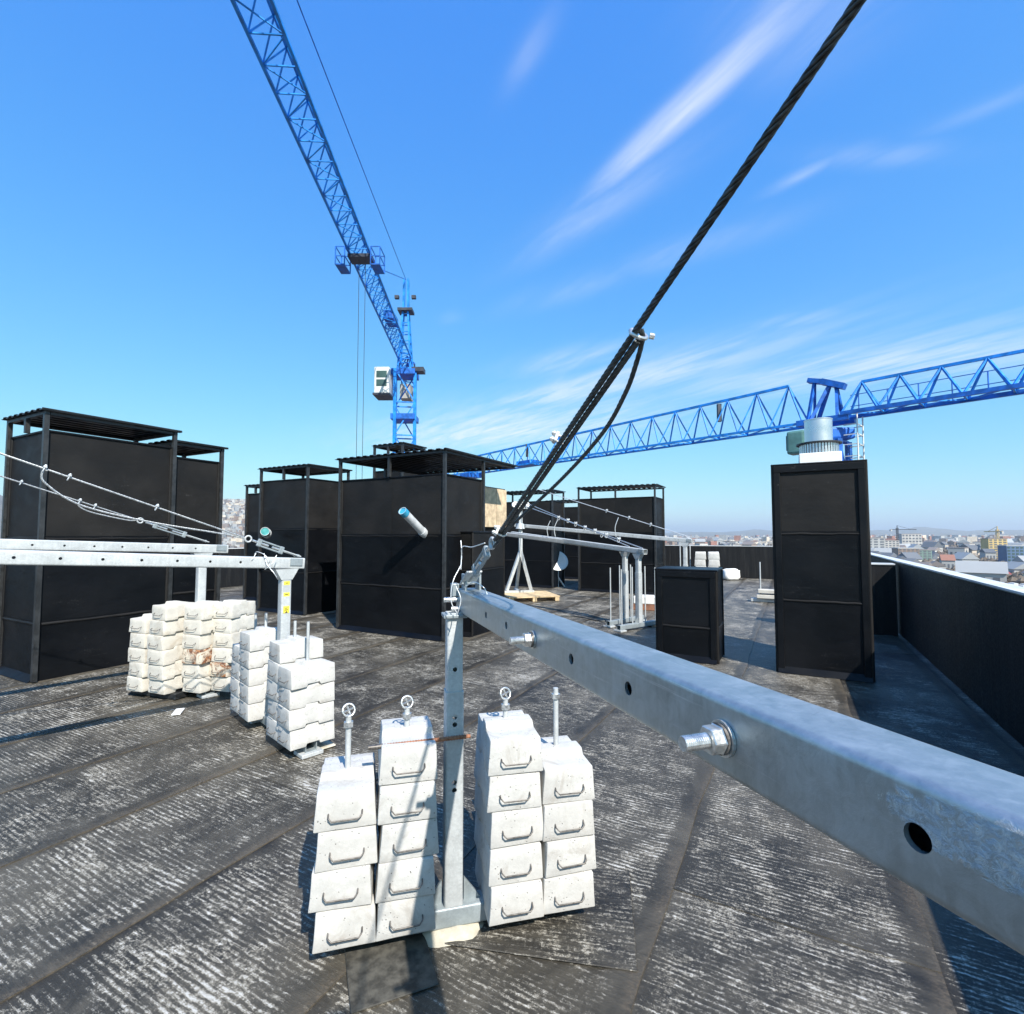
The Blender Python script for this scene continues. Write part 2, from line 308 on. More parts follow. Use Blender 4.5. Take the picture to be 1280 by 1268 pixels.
# ------------------------------------------------------------------ object helpers
def tag(o, label=None, cat=None, group=None, kind=None):
    for k, v in (('label', label), ('category', cat), ('group', group), ('kind', kind)):
        if v: o[k] = v
    return o
def thing(name, label, cat, loc=(0, 0, 0), rz=0.0, group=None):
    o = bpy.data.objects.new(name, None); col.objects.link(o); o.empty_display_size = 0.1
    o.location = loc; o.rotation_euler = (0, 0, rz); return tag(o, label, cat, group)
def az_rz(deg): return -R(deg)       # local +y points to this azimuth
class MB:
    def __init__(s): s.v = []; s.f = []; s.sm = []
    def add(s, vs_, fs, smooth=False):
        n = len(s.v); s.v += [Vector(p) for p in vs_]; s.f += [tuple(i+n for i in f) for f in fs]; s.sm += [smooth]*len(fs); return s
    def box(s, c, size, M=None):
        c = Vector(c); hx, hy, hz = size[0]/2, size[1]/2, size[2]/2
        P = [Vector((x, y, z)) for z in (-hz, hz) for y in (-hy, hy) for x in (-hx, hx)]
        if M is not None: P = [M @ p for p in P]
        return s.add([c+p for p in P], [(0, 2, 3, 1), (4, 5, 7, 6), (0, 1, 5, 4), (2, 6, 7, 3), (0, 4, 6, 2), (1, 3, 7, 5)])
    def bar(s, a, b, w, h=None, up=(0, 0, 1)):
        a, b = Vector(a), Vector(b); d = (b-a); ln = d.length; d.normalize(); up = Vector(up)
        if abs(d.dot(up)) > 0.98: up = Vector((0, 1, 0))
        x = d.cross(up).normalized(); z = x.cross(d)
        return s.box((a+b)/2, (w, ln, h or w), Matrix((x, d, z)).transposed())
    def cyl(s, a, b, r, n=10, r2=None, cap=True, smooth=True):
        a, b = Vector(a), Vector(b); d = (b-a).normalized(); t = Vector((0, 0, 1)) if abs(d.z) < 0.9 else Vector((1, 0, 0))
        x = d.cross(t).normalized(); y = d.cross(x); r2 = r if r2 is None else r2
        A = [a + (x*math.cos(q)+y*math.sin(q))*r for q in [2*math.pi*i/n for i in range(n)]]
        B = [b + (x*math.cos(q)+y*math.sin(q))*r2 for q in [2*math.pi*i/n for i in range(n)]]
        s.add(A+B, [(i, i+n, (i+1) % n+n, (i+1) % n) for i in range(n)], smooth)
        if cap: s.add(A, [tuple(range(n))]); s.add(B, [tuple(range(n-1, -1, -1))])
        return s
    def tube(s, pts, r, n=6, closed=False):
        pts = [Vector(p) for p in pts]; m = len(pts); rings = []; prev = None
        for i, p in enumerate(pts):
            a = pts[(i-1) % m] if (closed or i) else p; b = pts[(i+1) % m] if (closed or i < m-1) else p
            d = (b-a).normalized()
            if prev is None:
                t = Vector((0, 0, 1)) if abs(d.z) < 0.9 else Vector((1, 0, 0)); x = d.cross(t).normalized()
            else: x = (prev - d*prev.dot(d)).normalized()
            prev = x; y = d.cross(x); rings.append([p + (x*math.cos(q)+y*math.sin(q))*r for q in [2*math.pi*k/n for k in range(n)]])
        V = [q for ring in rings for q in ring]; F = []
        for i in range(m if closed else m-1):
            j = (i+1) % m
            for k in range(n): F.append((i*n+k, j*n+k, j*n+(k+1) % n, i*n+(k+1) % n))
        s.add(V, F, True)
        if not closed: s.add(rings[0], [tuple(range(n))]); s.add(rings[-1], [tuple(range(n-1, -1, -1))])
        return s
    def ring(s, c, nrm, R_, r, seg=20, n=6):
        c = Vector(c); d = Vector(nrm).normalized(); t = Vector((0, 0, 1)) if abs(d.z) < 0.9 else Vector((1, 0, 0)); x = d.cross(t).normalized(); y = d.cross(x)
        return s.tube([c+(x*math.cos(q)+y*math.sin(q))*R_ for q in [2*math.pi*i/seg for i in range(seg)]], r, n, True)
    def prism(s, poly, y0, y1, M=None):
        """polygon in x,z extruded along y"""
        n = len(poly); A = [Vector((p[0], y0, p[1])) for p in poly]; B = [Vector((p[0], y1, p[1])) for p in poly]
        if M is not None: A = [M @ p for p in A]; B = [M @ p for p in B]
        s.add(A+B, [(i, (i+1) % n, (i+1) % n+n, i+n) for i in range(n)]); s.add(A, [tuple(range(n-1, -1, -1))]); s.add(B, [tuple(range(n))]); return s
    def mesh(s, name):
        me = bpy.data.meshes.new(name); me.from_pydata([tuple(p) for p in s.v], [], s.f)
        for p, q in zip(me.polygons, s.sm): p.use_smooth = q
        bm = bmesh.new(); bm.from_mesh(me); bmesh.ops.recalc_face_normals(bm, faces=bm.faces); bm.to_mesh(me); bm.free()
        return me
    def build(s, name, mat, parent=None, bevel=0.0, seg=2, loc=None, rz=None):
        me = s.mesh(name)
        if bevel:
            bm = bmesh.new(); bm.from_mesh(me); bmesh.ops.remove_doubles(bm, verts=bm.verts, dist=1e-5)
            ed = [e for e in bm.edges if len(e.link_faces) == 2 and e.calc_face_angle(0) > 0.5]
            bmesh.ops.bevel(bm, geom=ed, offset=bevel, segments=seg, affect='EDGES', profile=0.5); bm.to_mesh(me); bm.free()
        me.materials.append(MATS[mat]); o = bpy.data.objects.new(name, me); col.objects.link(o)
        if parent: o.parent = parent
        if loc is not None: o.location = loc
        if rz is not None: o.rotation_euler = (0, 0, rz)
        return o
def link_mesh(name, me, parent=None, loc=(0, 0, 0), rot=(0, 0, 0)):
    o = bpy.data.objects.new(name, me); col.objects.link(o); o.location = loc; o.rotation_euler = rot
    if parent: o.parent = parent
    return o
def cut(o, cutter, solver='EXACT'):
    """subtract a mesh builder's solid from an object (real holes)"""
    me = cutter.mesh('cutter'); c = bpy.data.objects.new('cutter', me); col.objects.link(c)
    par = o.parent; o.parent = None; keep = (o.location.copy(), o.rotation_euler.copy()); o.location = (0, 0, 0); o.rotation_euler = (0, 0, 0)
    md = o.modifiers.new('cut', 'BOOLEAN'); md.operation = 'DIFFERENCE'; md.object = c; md.solver = solver
    bpy.context.view_layer.update(); dg = bpy.context.evaluated_depsgraph_get(); dg.update(); new = bpy.data.meshes.new_from_object(o.evaluated_get(dg))
    o.parent = par; o.location, o.rotation_euler = keep
    o.modifiers.remove(md); old = o.data; nm = old.name; o.data = new; bpy.data.meshes.remove(old); new.name = nm
    bpy.data.objects.remove(c); bpy.data.meshes.remove(me)
def round_tube(length, w, h, rad, wall, y0=0.0, seg=4):
    """hollow rectangular steel tube along +y with rounded corners, open ends"""
    def loop(w_, h_, r_):
        P = []
        for cx, cz, a0 in ((w_/2-r_, h_/2-r_, 0), (-w_/2+r_, h_/2-r_, 90), (-w_/2+r_, -h_/2+r_, 180), (w_/2-r_, -h_/2+r_, 270)):
            for k in range(seg+1): q = R(a0+90*k/seg); P.append((cx+r_*math.cos(q), cz+r_*math.sin(q)))
        return P
    O, I = loop(w, h, rad), loop(w-2*wall, h-2*wall, max(rad-wall, 0.002)); n = len(O); y1 = y0+length
    V = [(x, y0, z) for x, z in O]+[(x, y1, z) for x, z in O]+[(x, y0, z) for x, z in I]+[(x, y1, z) for x, z in I]
    F = []
    for i in range(n):
        j = (i+1) % n
        F += [(i, j, j+n, i+n), (2*n+i, 3*n+i, 3*n+j, 2*n+j), (i, 2*n+i, 2*n+j, j), (i+n, j+n, 3*n+j, 3*n+i)]
    m = MB(); m.add(V, F); return m
def auto_smooth(o, ang=35):
    me = o.data
    for p in me.polygons: p.use_smooth = True
    me.set_sharp_from_angle(angle=R(ang))

# ================================================================== SETTING
GROUND_Z = -32.0
def ring_disc(name, r, z, mat, seg=96):
    m = MB(); m.add([(r*math.cos(2*math.pi*i/seg), r*math.sin(2*math.pi*i/seg), z) for i in range(seg)], [tuple(range(seg))])
    return tag(m.build(name, mat), kind='structure')
def mat_ground():
    t = NT('city_ground'); v = t.coord(); a = t.noise(v, 0.008, 8, 0.7); b = t.noise(v, 0.05, 5, 0.6)
    base = t.mix(t.mr(a, 0.35, 0.65), (0.13, 0.105, 0.085), (0.22, 0.19, 0.165)); base = t.mix(t.mr(b, 0.5, 0.75, 0, 0.6), base, (0.10, 0.09, 0.075))
    t.col(base); t.rough(0.95)
    t = NT('hill'); v = t.coord(); a = t.noise(v, 0.004, 8, 0.7)
    t.col(t.mix(t.mr(a, 0.35, 0.65), (0.10, 0.105, 0.10), (0.17, 0.155, 0.13))); t.rough(1.0)
mat_ground()
ring_disc('ground', 26000, GROUND_Z, 'city_ground')
def build_hills():
    def strip(name, r0, r1, hfun, a0, a1, n):
        V, F, rows = [], [], 7
        for i in range(n+1):
            a = a0+(a1-a0)*i/n
            for k in range(rows):
                f = k/(rows-1); r = r0+(r1-r0)*f
                h = hfun(a)*math.sin(f*math.pi/2 if f < 0.99 else math.pi/2)*(0.9+0.25*noise.noise(Vector((a*9, f*3, 4.2)))*(f if f < 1 else 1))
                V.append((r*math.sin(R(a)), r*math.cos(R(a)), GROUND_Z-1+h))
        for i in range(n):
            for k in range(rows-1): q = i*rows+k; F.append((q, q+1, q+rows+1, q+rows))
        m = MB(); m.add(V, F, True); return tag(m.build(name, 'hill'), kind='structure')
    strip('hills', 7000, 13500, lambda a: 120+70*noise.noise(Vector((a*0.10, 1.3, 0)))+35*noise.noise(Vector((a*0.33, 7.7, 0)))+(60 if a > 38 and a < 41.5 else 0)*max(0, 1-abs(a-38.8)/4.0), -75, 75, 220)
    strip('hillside', 1500, 3600, lambda a: 235*max(0, min(1, (-a-14)/10.0))*(1+0.12*noise.noise(Vector((a*0.4, 2, 0)))), -60, -13, 60)
build_hills()

# ---- the building we stand on
U0, U1, V0, V1 = -9.0, 20.5, -15.0, 1.50
roof = MB().box((0, 0, 0), (1, 1, 1)).mesh('roof')
roof.materials.append(MATS['pad_bitumen'])
roof_o = tag(link_mesh('roof', roof), kind='structure')
c = gp((U0+U1)/2, (V0+V1)/2, 0)
roof_o.location = (c.x, c.y, GROUND_Z/2-0.003); roof_o.scale = (V1-V0+0.5, U1-U0+0.5, -GROUND_Z-0.006); roof_o.rotation_euler = (0, 0, -GRID)
def build_strips():
    """each torched-on roofing sheet is a piece of its own, lapped over its neighbour"""
    base = Vector(roof_o.location)
    W = 0.95; LAP = 0.09; v = V0+0.02; k = 0
    edges = []
    x = 0.35
    while x > V0: x -= W
    rng = random.Random(3)
    while x < V1:
        u = U0 + rng.uniform(-5.5, -0.5)
        while u < U1:
            ln = rng.uniform(9.0, 14.5) if u > -4 else 8.0
            ua, ub = max(u, U0), min(u+ln, U1); u += ln-0.12
            if ub-ua < 0.3: continue
            va, vb = max(x, V0), min(x+W+LAP, V1)
            if vb-va < 0.15: continue
            n = max(4, int((ub-ua)/0.22)); V = []; F = []; w = vb-va
            zr = 0.0012*rng.random()
            cols = [0, 0.10, 0.5, 0.86, 0.90, 1.0]
            for i in range(n+1):
                y = (ub-ua)*i/n
                j0 = 0.010*noise.noise(Vector((ua+y, x*3, 1.1)))*2; j1 = 0.012*noise.noise(Vector(((ua+y)*1.7, (x+W)*3, 1.1)))*2
                puff = 0.004*max(0, noise.noise(Vector(((ua+y)*2.3, x*2, 6))))
                for q, cc in enumerate(cols):
                    z = (0.004, 0.004, 0.004+0.002*noise.noise(Vector(((ua+y)*1.1, x*4, 2))), 0.0045, 0.0095+puff, 0.0098+puff)[q] + zr
                    if i == 0: z += 0.004
                    V.append((w*cc + (j0 if q == 0 else j1 if q == 5 else 0), y, z))
            m6 = len(cols)
            for i in range(n):
                for q in range(m6-1): F.append((i*m6+q, i*m6+q+1, (i+1)*m6+q+1, (i+1)*m6+q))
            top = len(V)
            # lap edge and head edge drop down to the sheet below
            for i in range(n+1): p = V[i*m6+m6-1]; V.append((p[0]+0.001, p[1], 0.0))
            for i in range(n): F.append((i*m6+m6-1, top+i, top+i+1, (i+1)*m6+m6-1))
            h0 = len(V)
            for q in range(m6): p = V[q]; V.append((p[0], p[1]-0.001, 0.0))
            for q in range(m6-1): F.append((q, h0+q, h0+q+1, q+1))
            b = MB(); b.add(V, F, True); me = b.mesh('membrane_sheet'); me.materials.append(MATS['roof_membrane']); me.set_sharp_from_angle(angle=R(40))
            o = bpy.data.objects.new('membrane_sheet', me); col.objects.link(o)
            o.parent = roof_o; o.matrix_parent_inverse = (Matrix.Translation(roof_o.location) @ Matrix.Rotation(-GRID, 4, 'Z') @ Matrix.Diagonal((V1-V0+0.5, U1-U0+0.5, -GROUND_Z-0.006, 1))).inverted()
            p = gp(ua, va, 0); o.location = p; o.rotation_euler = (0, 0, -GRID)
        x += W
build_strips()

def parapet(name, label, a, b, inner_sign, h=1.17, th=0.12, panel=1.05, group=None):
    """upstand wall a->b (grid u,v), membrane panels on the inner side, sheet metal cap in lengths"""
    A, B = gp(*a), gp(*b); d = (B-A); ln = d.length; d.normalize(); azm = math.degrees(math.atan2(d.x, d.y))
    t = thing(name, label, 'parapet', A, az_rz(azm), group)
    MB().box((th/2*inner_sign, ln/2, h/2-0.01), (th, ln, h-0.02)).build('wall_core', 'bare_concrete', t)
    y = 0.0; rng = random.Random(hash(name) % 1000 if False else len(name)+int(ln*10)); k = 0
    while y < ln-0.05:
        w = min(panel, ln-y); m = MB(); n = 7
        V, F = [], []
        for i in range(n+1):
            for j in range(6):
                yy = y+(w+0.06)*i/n; zz = 0.004+(h-0.03)*j/5
                bulge = 0.008+0.006*noise.noise(Vector((yy*2.1, zz*1.5, k)))+(0.006 if i >= n-0 else 0)
                V.append((-inner_sign*bulge, min(yy, ln), zz))
        for i in range(n):
            for j in range(5): q = i*6+j; F.append((q, q+1, q+7, q+6))
        m.add(V, F, True); m.build('membrane_sheet', 'parapet_membrane', t); y += w; k += 1
    y = 0.0
    while y < ln-0.02:
        w = min(2.0, ln-y); tilt = 0.0
        MB().prism([(-0.022, h-0.014), (-0.018, h-0.014), (-0.018, h-0.004), (th+0.018, h-0.004), (th+0.018, h-0.03), (th+0.022, h-0.03), (th+0.022, h+0.004), (-0.022, h+0.004)], y+0.003, y+w-0.003,
             Matrix.Scale(inner_sign, 4, (1, 0, 0)) if inner_sign < 0 else None).build('cap_sheet', 'cap_sheet', t)
        y += w
    return t
parapet('parapet_wall', 'long black parapet with bright metal capping along the right side of the roof', (U0, V1), (U1+0.22, V1), 1)
parapet('parapet_wall', 'black parapet closing the far end of the roof beyond the shafts', (U1, V0-0.22), (U1, V1-0.04), -1)
parapet('parapet_wall', 'black parapet glimpsed between the left shafts in front of the hillside', (U0, V0), (U1-0.04, V0), -1)
parapet('cross_wall', 'short black cross wall joining the right parapet beside the tall chimney', (10.0, 0.35), (10.0, V1-0.06), -1, h=1.13, th=0.24)

# ================================================================== SHAFTS
def wall_courses(t, x0, x1, y, z0, z1, side, splits, rng, mats, flip=1):
    """membrane courses on one wall of a shaft. side 'y-': plane y=const facing -y; 'x+': plane x=const facing +x, etc."""
    zs = [z0]+[z0+(z1-z0)*f for f in splits]+[z1]
    for k in range(len(zs)-1):
        za, zb = zs[k], zs[k+1]+(0.05 if k < len(zs)-2 else 0)
        nseg = max(1, int(round((x1-x0)/1.05))); w = (x1-x0)/nseg
        for s_ in range(nseg):
            a, b = x0+w*s_, x0+w*(s_+1)+(0.05 if s_ < nseg-1 else 0)
            nx, nz = max(4, int((b-a)/0.16)), max(3, int((zb-za)/0.16)); V, F = [], []
            sd_ = rng.uniform(0, 99); base = 0.006+0.004*(k % 2)+0.003*(s_ % 2)
            for i in range(nx+1):
                for j in range(nz+1):
                    px, pz = a+(b-a)*i/nx, za+(zb-za)*j/nz
                    off = base+0.013*abs(noise.noise(Vector((px*1.3+sd_, pz*2.6, sd_))))+0.006*abs(noise.noise(Vector((px*4.3+sd_, pz*3.6, sd_))))+(0.010 if j == nz and k < len(zs)-2 else 0)
                    if i == nx and s_ < nseg-1: off += 0.006
                    if side == 'y-': V.append((px, y-off, pz))
                    elif side == 'x+': V.append((y+off, px, pz))
                    else: V.append((y-off, px, pz))
            for i in range(nx):
                for j in range(nz): q = i*(nz+1)+j; F.append((q, q+1, q+nz+2, q+nz+1))
            m = MB(); m.add(V, F, True)
            mm = mats[min(k, len(mats)-1)]
            m.build('membrane_sheet', mm, t)
def corrugated(x0, x1, y0, y1, z, slope=0.0, pitch=0.15, amp=0.009, th=0.007, along='x'):
    """trapezoidal roofing sheet; the ribs run along y, the wave along x; rises by slope along y"""
    xs = []; x = x0
    while x < x1-1e-6:
        for f, q in ((0, 0), (0.28, 0), (0.38, 1), (0.80, 1), (0.92, 0)): xs.append((x+pitch*f, q*amp*2))
        x += pitch
    xs = [(min(a, x1), b) for a, b in xs]+[(x1, 0)]
    V, F = [], []
    for (yy, zz) in ((y0, z), (y1, z+slope)):
        for a, b in xs: V.append((a, yy, zz+b))
        for a, b in xs: V.append((a, yy, zz+b-th))
    n = len(xs)
    for i in range(n-1):
        F += [(i, i+1, 2*n+i+1, 2*n+i), (n+i, 3*n+i, 3*n+i+1, n+i+1), (i, n+i, n+i+1, i+1), (2*n+i, 2*n+i+1, 3*n+i+1, 3*n+i)]
    F += [(0, 2*n, 3*n, n), (n-1, 2*n-1, 4*n-1, 3*n-1)]
    m = MB(); m.add(V, F); return m
def shaft(label, corner, wl, wr, h, roof_h, over=0.09, splits=(0.30, 0.62), slope=0.0, group=None, posts=True, roof=True, left_side=False, name='ventilation_shaft', mats=('wall_membrane', 'wall_membrane', 'faded_membrane'), seed=1, purlin=True, roof_len=None):
    """box shaft in building axes. corner: the front right corner (u,v) nearest the camera; wl runs to -v, wr runs to +u"""
    rng = random.Random(seed)
    t = thing(name, label, 'shaft', gp(corner[0], corner[1]), -GRID, group)
    MB().box((-wl/2, wr/2, h/2), (wl-0.012, wr-0.012, h)).build('shaft_core', 'pad_bitumen', t)
    wall_courses(t, -wl, 0, 0.0, 0.0, h, 'y-', splits, rng, mats)
    wall_courses(t, 0, wr, 0.0, 0.0, h, 'x+', splits, rng, mats)
    if left_side: wall_courses(t, 0, wr, -wl, 0.0, h, 'x-', splits, rng, mats)
    for f in splits:          # torched laps between the courses
        for (c_, s_) in (((-wl/2, -0.020, h*f+0.02), (wl-0.03, 0.012, 0.035)), ((0.020, wr/2, h*f+0.02), (0.012, wr-0.03, 0.035))):
            mm_ = MB(); nn = 14; V = []; F = []
            ax = 0 if s_[0] > s_[1] else 1
            for i in range(nn+1):
                tt = -0.5+i/nn; wob = 0.008*noise.noise(Vector((tt*9+seed, f*7, 1))); bul = 0.004*noise.noise(Vector((tt*14+seed, f*3, 9)))
                for (du, dz) in ((0.0, -0.016), (0.010+bul, -0.010), (0.011+bul, 0.006), (0.0, 0.017)):
                    p_ = [c_[0], c_[1], c_[2]+dz+wob]; p_[ax] += s_[ax]*tt
                    if ax == 0: p_[1] = -0.016-du
                    else: p_[0] = 0.016+du
                    V.append(p_)
            for i in range(nn):
                for q in range(3): F.append((i*4+q, i*4+q+1, i*4+q+5, i*4+q+4))
            mm_.add(V, F, True); mm_.build('lap_bead', 'faded_membrane', t)
    # membrane turned over the top edge and corner beads
    MB().box((-wl/2, wr/2, h+0.012), (wl+0.05, wr+0.05, 0.026)).build('top_flashing', 'wall_membrane', t, 0.008)
    for (x, y) in ((0.006, -0.006), (-wl-0.004, -0.006), (0.006, wr+0.004)):
        MB().cyl((x, y, 0.0), (x, y, h), 0.020, 8).build('corner_bead', 'faded_membrane', t)
    MB().prism([(0.075, 0.012), (0.0, 0.012), (0.0, 0.085)], -wl, 0, Matrix.Rotation(R(-90), 4, 'Z')).build('base_fillet', 'wall_membrane', t)
    if roof:
        rl_ = roof_len or wr
        if posts:
            for (x, y) in ((0.03, -0.03), (-wl-0.03, -0.03), (0.03, wr+0.03), (-wl-0.03, wr+0.03), (-wl/2, -0.03)):
                z0 = h+0.027 if (x, y) == (-wl/2, -0.03) else 0.02
                MB().box((x, y, (z0+roof_h)/2), (0.045, 0.045, roof_h-z0)).build('post', 'dark_steel', t)
        if purlin:
            for y in (-0.03, rl_+0.03): MB().box((-wl/2, y, roof_h+0.016), (wl+0.12, 0.04, 0.034)).build('purlin', 'dark_steel', t)
            for x in (-wl-0.03, 0.03): MB().box((x, rl_/2, roof_h+0.015), (0.04, rl_-0.0, 0.030)).build('purlin', 'dark_steel', t)
        corrugated(-wl-over, over, -over, rl_+over, roof_h+0.042, slope).build('corrugated_sheet', 'corrugated_black', t)
    return t
def uv(p): return (p.x*math.sin(GRID)+p.y*math.cos(GRID), p.x*math.cos(GRID)-p.y*math.sin(GRID))
def shaft_at(label, xy, *a, **k): return shaft(label, uv(Vector((xy[0], xy[1], 0))), *a, **k)
GS = 'black membrane ventilation shafts'
shaft_at('tall black shaft at the left edge with a rusty-edged corrugated roof on posts'.replace('rusty-edged ', ''), (-5.14, 5.62), 0.92, 1.28, 2.73, 2.92, group=GS, seed=11, splits=(0.22, 0.56))
shaft_at('black shaft joined to the right of the leftmost shaft, slightly lower roof', (-5.14+0.477*1.36-0.05, 5.62+0.879*1.36+0.03), 0.9, 0.60, 2.62, 2.80, group=GS, seed=12)
shaft_at('black roofed shaft standing behind the blue-capped pipe shaft on its left', (-4.08, 10.2), 1.38, 1.0, 2.70, 2.94, group=GS, seed=13)
shaft_at('small distant black shaft peeking out left of the second shaft group', (-6.0, 12.4), 0.62, 1.0, 2.58, 2.76, group=GS, seed=14)
t_mid = shaft_at('large black shaft in the middle with wide overhanging roof and grey pipe', (-1.03, 7.76), 2.14, 1.05, 2.50, 2.84, over=0.10, group=GS, seed=15, roof_len=2.1)
shaft_at('low black annex box against the right side of the middle shaft', (-0.62, 8.05), 0.34, 0.98, 1.62, 1.7, group=GS, seed=16, roof=False)
shaft_at('black shaft behind the middle one, showing a bare chipboard side', (-0.58, 9.75), 2.0, 0.85, 2.50, 3.22, over=0.2, group=GS, seed=17, roof=False)
shaft_at('black shaft mostly hidden behind the middle one, its roof peak just showing', (-2.42, 11.2), 0.75, 0.7, 3.0, 3.56, over=0.08, group=GS, seed=21)
shaft_at('narrow distant black shaft behind the tripod mast', (1.19, 15.3), 1.75, 0.8, 2.58, 2.88, group=GS, seed=18)
shaft_at('most distant black shaft beyond the white dish', (2.45, 18.2), 1.3, 1.0, 2.55, 2.78, group=GS, seed=19)
shaft_at('black shaft with a level corrugated roof right of the white dish', (3.78, 13.6), 2.09, 0.98, 2.58, 2.88, group=GS, seed=20)
# chipboard panel on the shaft behind the middle one
p = Vector((-0.58, 9.75, 0)); pu = uv(p)
cb = thing('chipboard_panel', 'pale chipboard panel fixed to the shaft behind the middle one', 'panel', gp(pu[0]+0.02, pu[1]+0.045), -GRID)
for (ya, yb, za, zb) in ((0.0, 0.42, 1.74, 2.50), (0.43, 0.84, 1.74, 2.50)):
    MB().box((0.012, (ya+yb)/2, (za+zb)/2), (0.018, yb-ya-0.006, zb-za)).build('board', 'chipboard', cb)

# low black box and tall chimney
CH = ('wall_membrane', 'wall_membrane', 'faded_membrane')
low = shaft_at('knee-high black membrane box standing left of the tall chimney'.replace('knee-high', 'low'), (2.53, 6.40), 0.72, 0.55, 1.13, 1.2, roof=False, seed=31, splits=(0.36,), mats=('wall_membrane',), name='low_vent_box', left_side=True)
def frame_strips(t, wl, h):
    for x in (-wl+0.035, -0.035): MB().box((x, -0.024, h/2), (0.07, 0.018, h)).build('edge_strip', 'wall_membrane', t, 0.006)
    MB().box((-wl/2, -0.026, h-0.04), (wl, 0.018, 0.08)).build('edge_strip', 'wall_membrane', t, 0.006)
frame_strips(low, 0.72, 1.13)
chim = shaft_at('tall black chimney stack carrying a silver ventilation cowl', (3.90, 5.63), 0.903, 0.80, 2.40, 2.5, roof=False, seed=32, splits=(0.34, 0.66), name='chimney', left_side=True)
chim['category'] = 'chimney'; low['category'] = 'vent box'
frame_strips(chim, 0.903, 2.40)
def cowl():
    c = gp(*uv(Vector((3.90, 5.63, 0))), 0)+ Matrix.Rotation(-GRID, 3, 'Z') @ Vector((-0.41, 0.40, 0))
    t = thing('ventilation_cowl', 'silver cylinder ventilation cowl on a white base atop the chimney', 'cowl', (c.x, c.y, 2.426), -GRID); t.scale = (0.90, 0.90, 0.92)
    MB().box((0, 0, 0.075), (0.48, 0.48, 0.15)).build('base', 'white_metal', t, 0.01)
    m = MB(); m.cyl((0, 0, 0.15), (0, 0, 0.28), 0.19, 24); m.build('inner_drum', 'grey_plastic', t)
    for k in range(40):
        q = 2*math.pi*k/40; MB().box((0.228*math.cos(q), 0.228*math.sin(q), 0.215), (0.006, 0.022, 0.13), Matrix.Rotation(q, 3, 'Z')).build('louvre', 'zinc_sheet', t)
    MB().cyl((0, 0, 0.28), (0, 0, 0.298), 0.27, 32).build('rim_plate', 'dark_steel', t)
    MB().cyl((0, 0, 0.298), (0, 0, 0.60), 0.165, 32).build('top_cylinder', 'zinc_sheet', t)
    MB().cyl((0, 0, 0.60), (0, 0, 0.612), 0.170, 32).build('top_lid', 'zinc_sheet', t)
cowl()

def pipe(label, wall_pt, dirv, ln, r, capmat):
    p = Vector(wall_pt); d = Vector(dirv).normalized(); t = thing('drain_pipe', label, 'pipe', p)
    n = 20; x = d.cross(Vector((0, 0, 1))).normalized(); y = d.cross(x)
    V = []; F = []
    prof = [(-0.02, r), (0.10, r), (0.10, r*1.12), (0.16, r*1.12), (0.16, r), (ln, r), (ln, r*0.9), (ln-0.2, r*0.9)]
    for (s_, q) in prof:
        for i in range(n): a = 2*math.pi*i/n; V.append(d*s_+(x*math.cos(a)+y*math.sin(a))*q)
    for k in range(len(prof)-1):
        for i in range(n): F.append((k*n+i, k*n+(i+1) % n, (k+1)*n+(i+1) % n, (k+1)*n+i))
    F.append(tuple((len(prof)-1)*n+i for i in range(n)))
    m = MB(); m.add(V, F); o = m.build('pipe_body', 'grey_plastic', t); auto_smooth(o)
    m = MB(); m.cyl(d*(ln-0.09), d*(ln+0.004), r*1.06, n, cap=False); m.build('end_collar', capmat, t)
    m = MB(); m.cyl(d*(ln-0.02), d*(ln-0.012), r*0.92, n); m.build('end_plug', capmat, t)
fn = Vector((-math.sin(GRID), -math.cos(GRID), 0))
pipe('grey plastic pipe with blue end sticking up out of the middle shaft', at(534, 671, 7.98), fn*0.62+Vector((0.0, 0, 0.40)), 0.70, 0.062, 'blue_plastic')
pipe('short teal-ended pipe stub on the second shaft above the left beam', at(334, 668, 10.45), Vector((0.30, -0.9, 0.16)), 0.34, 0.085, 'teal_plastic')

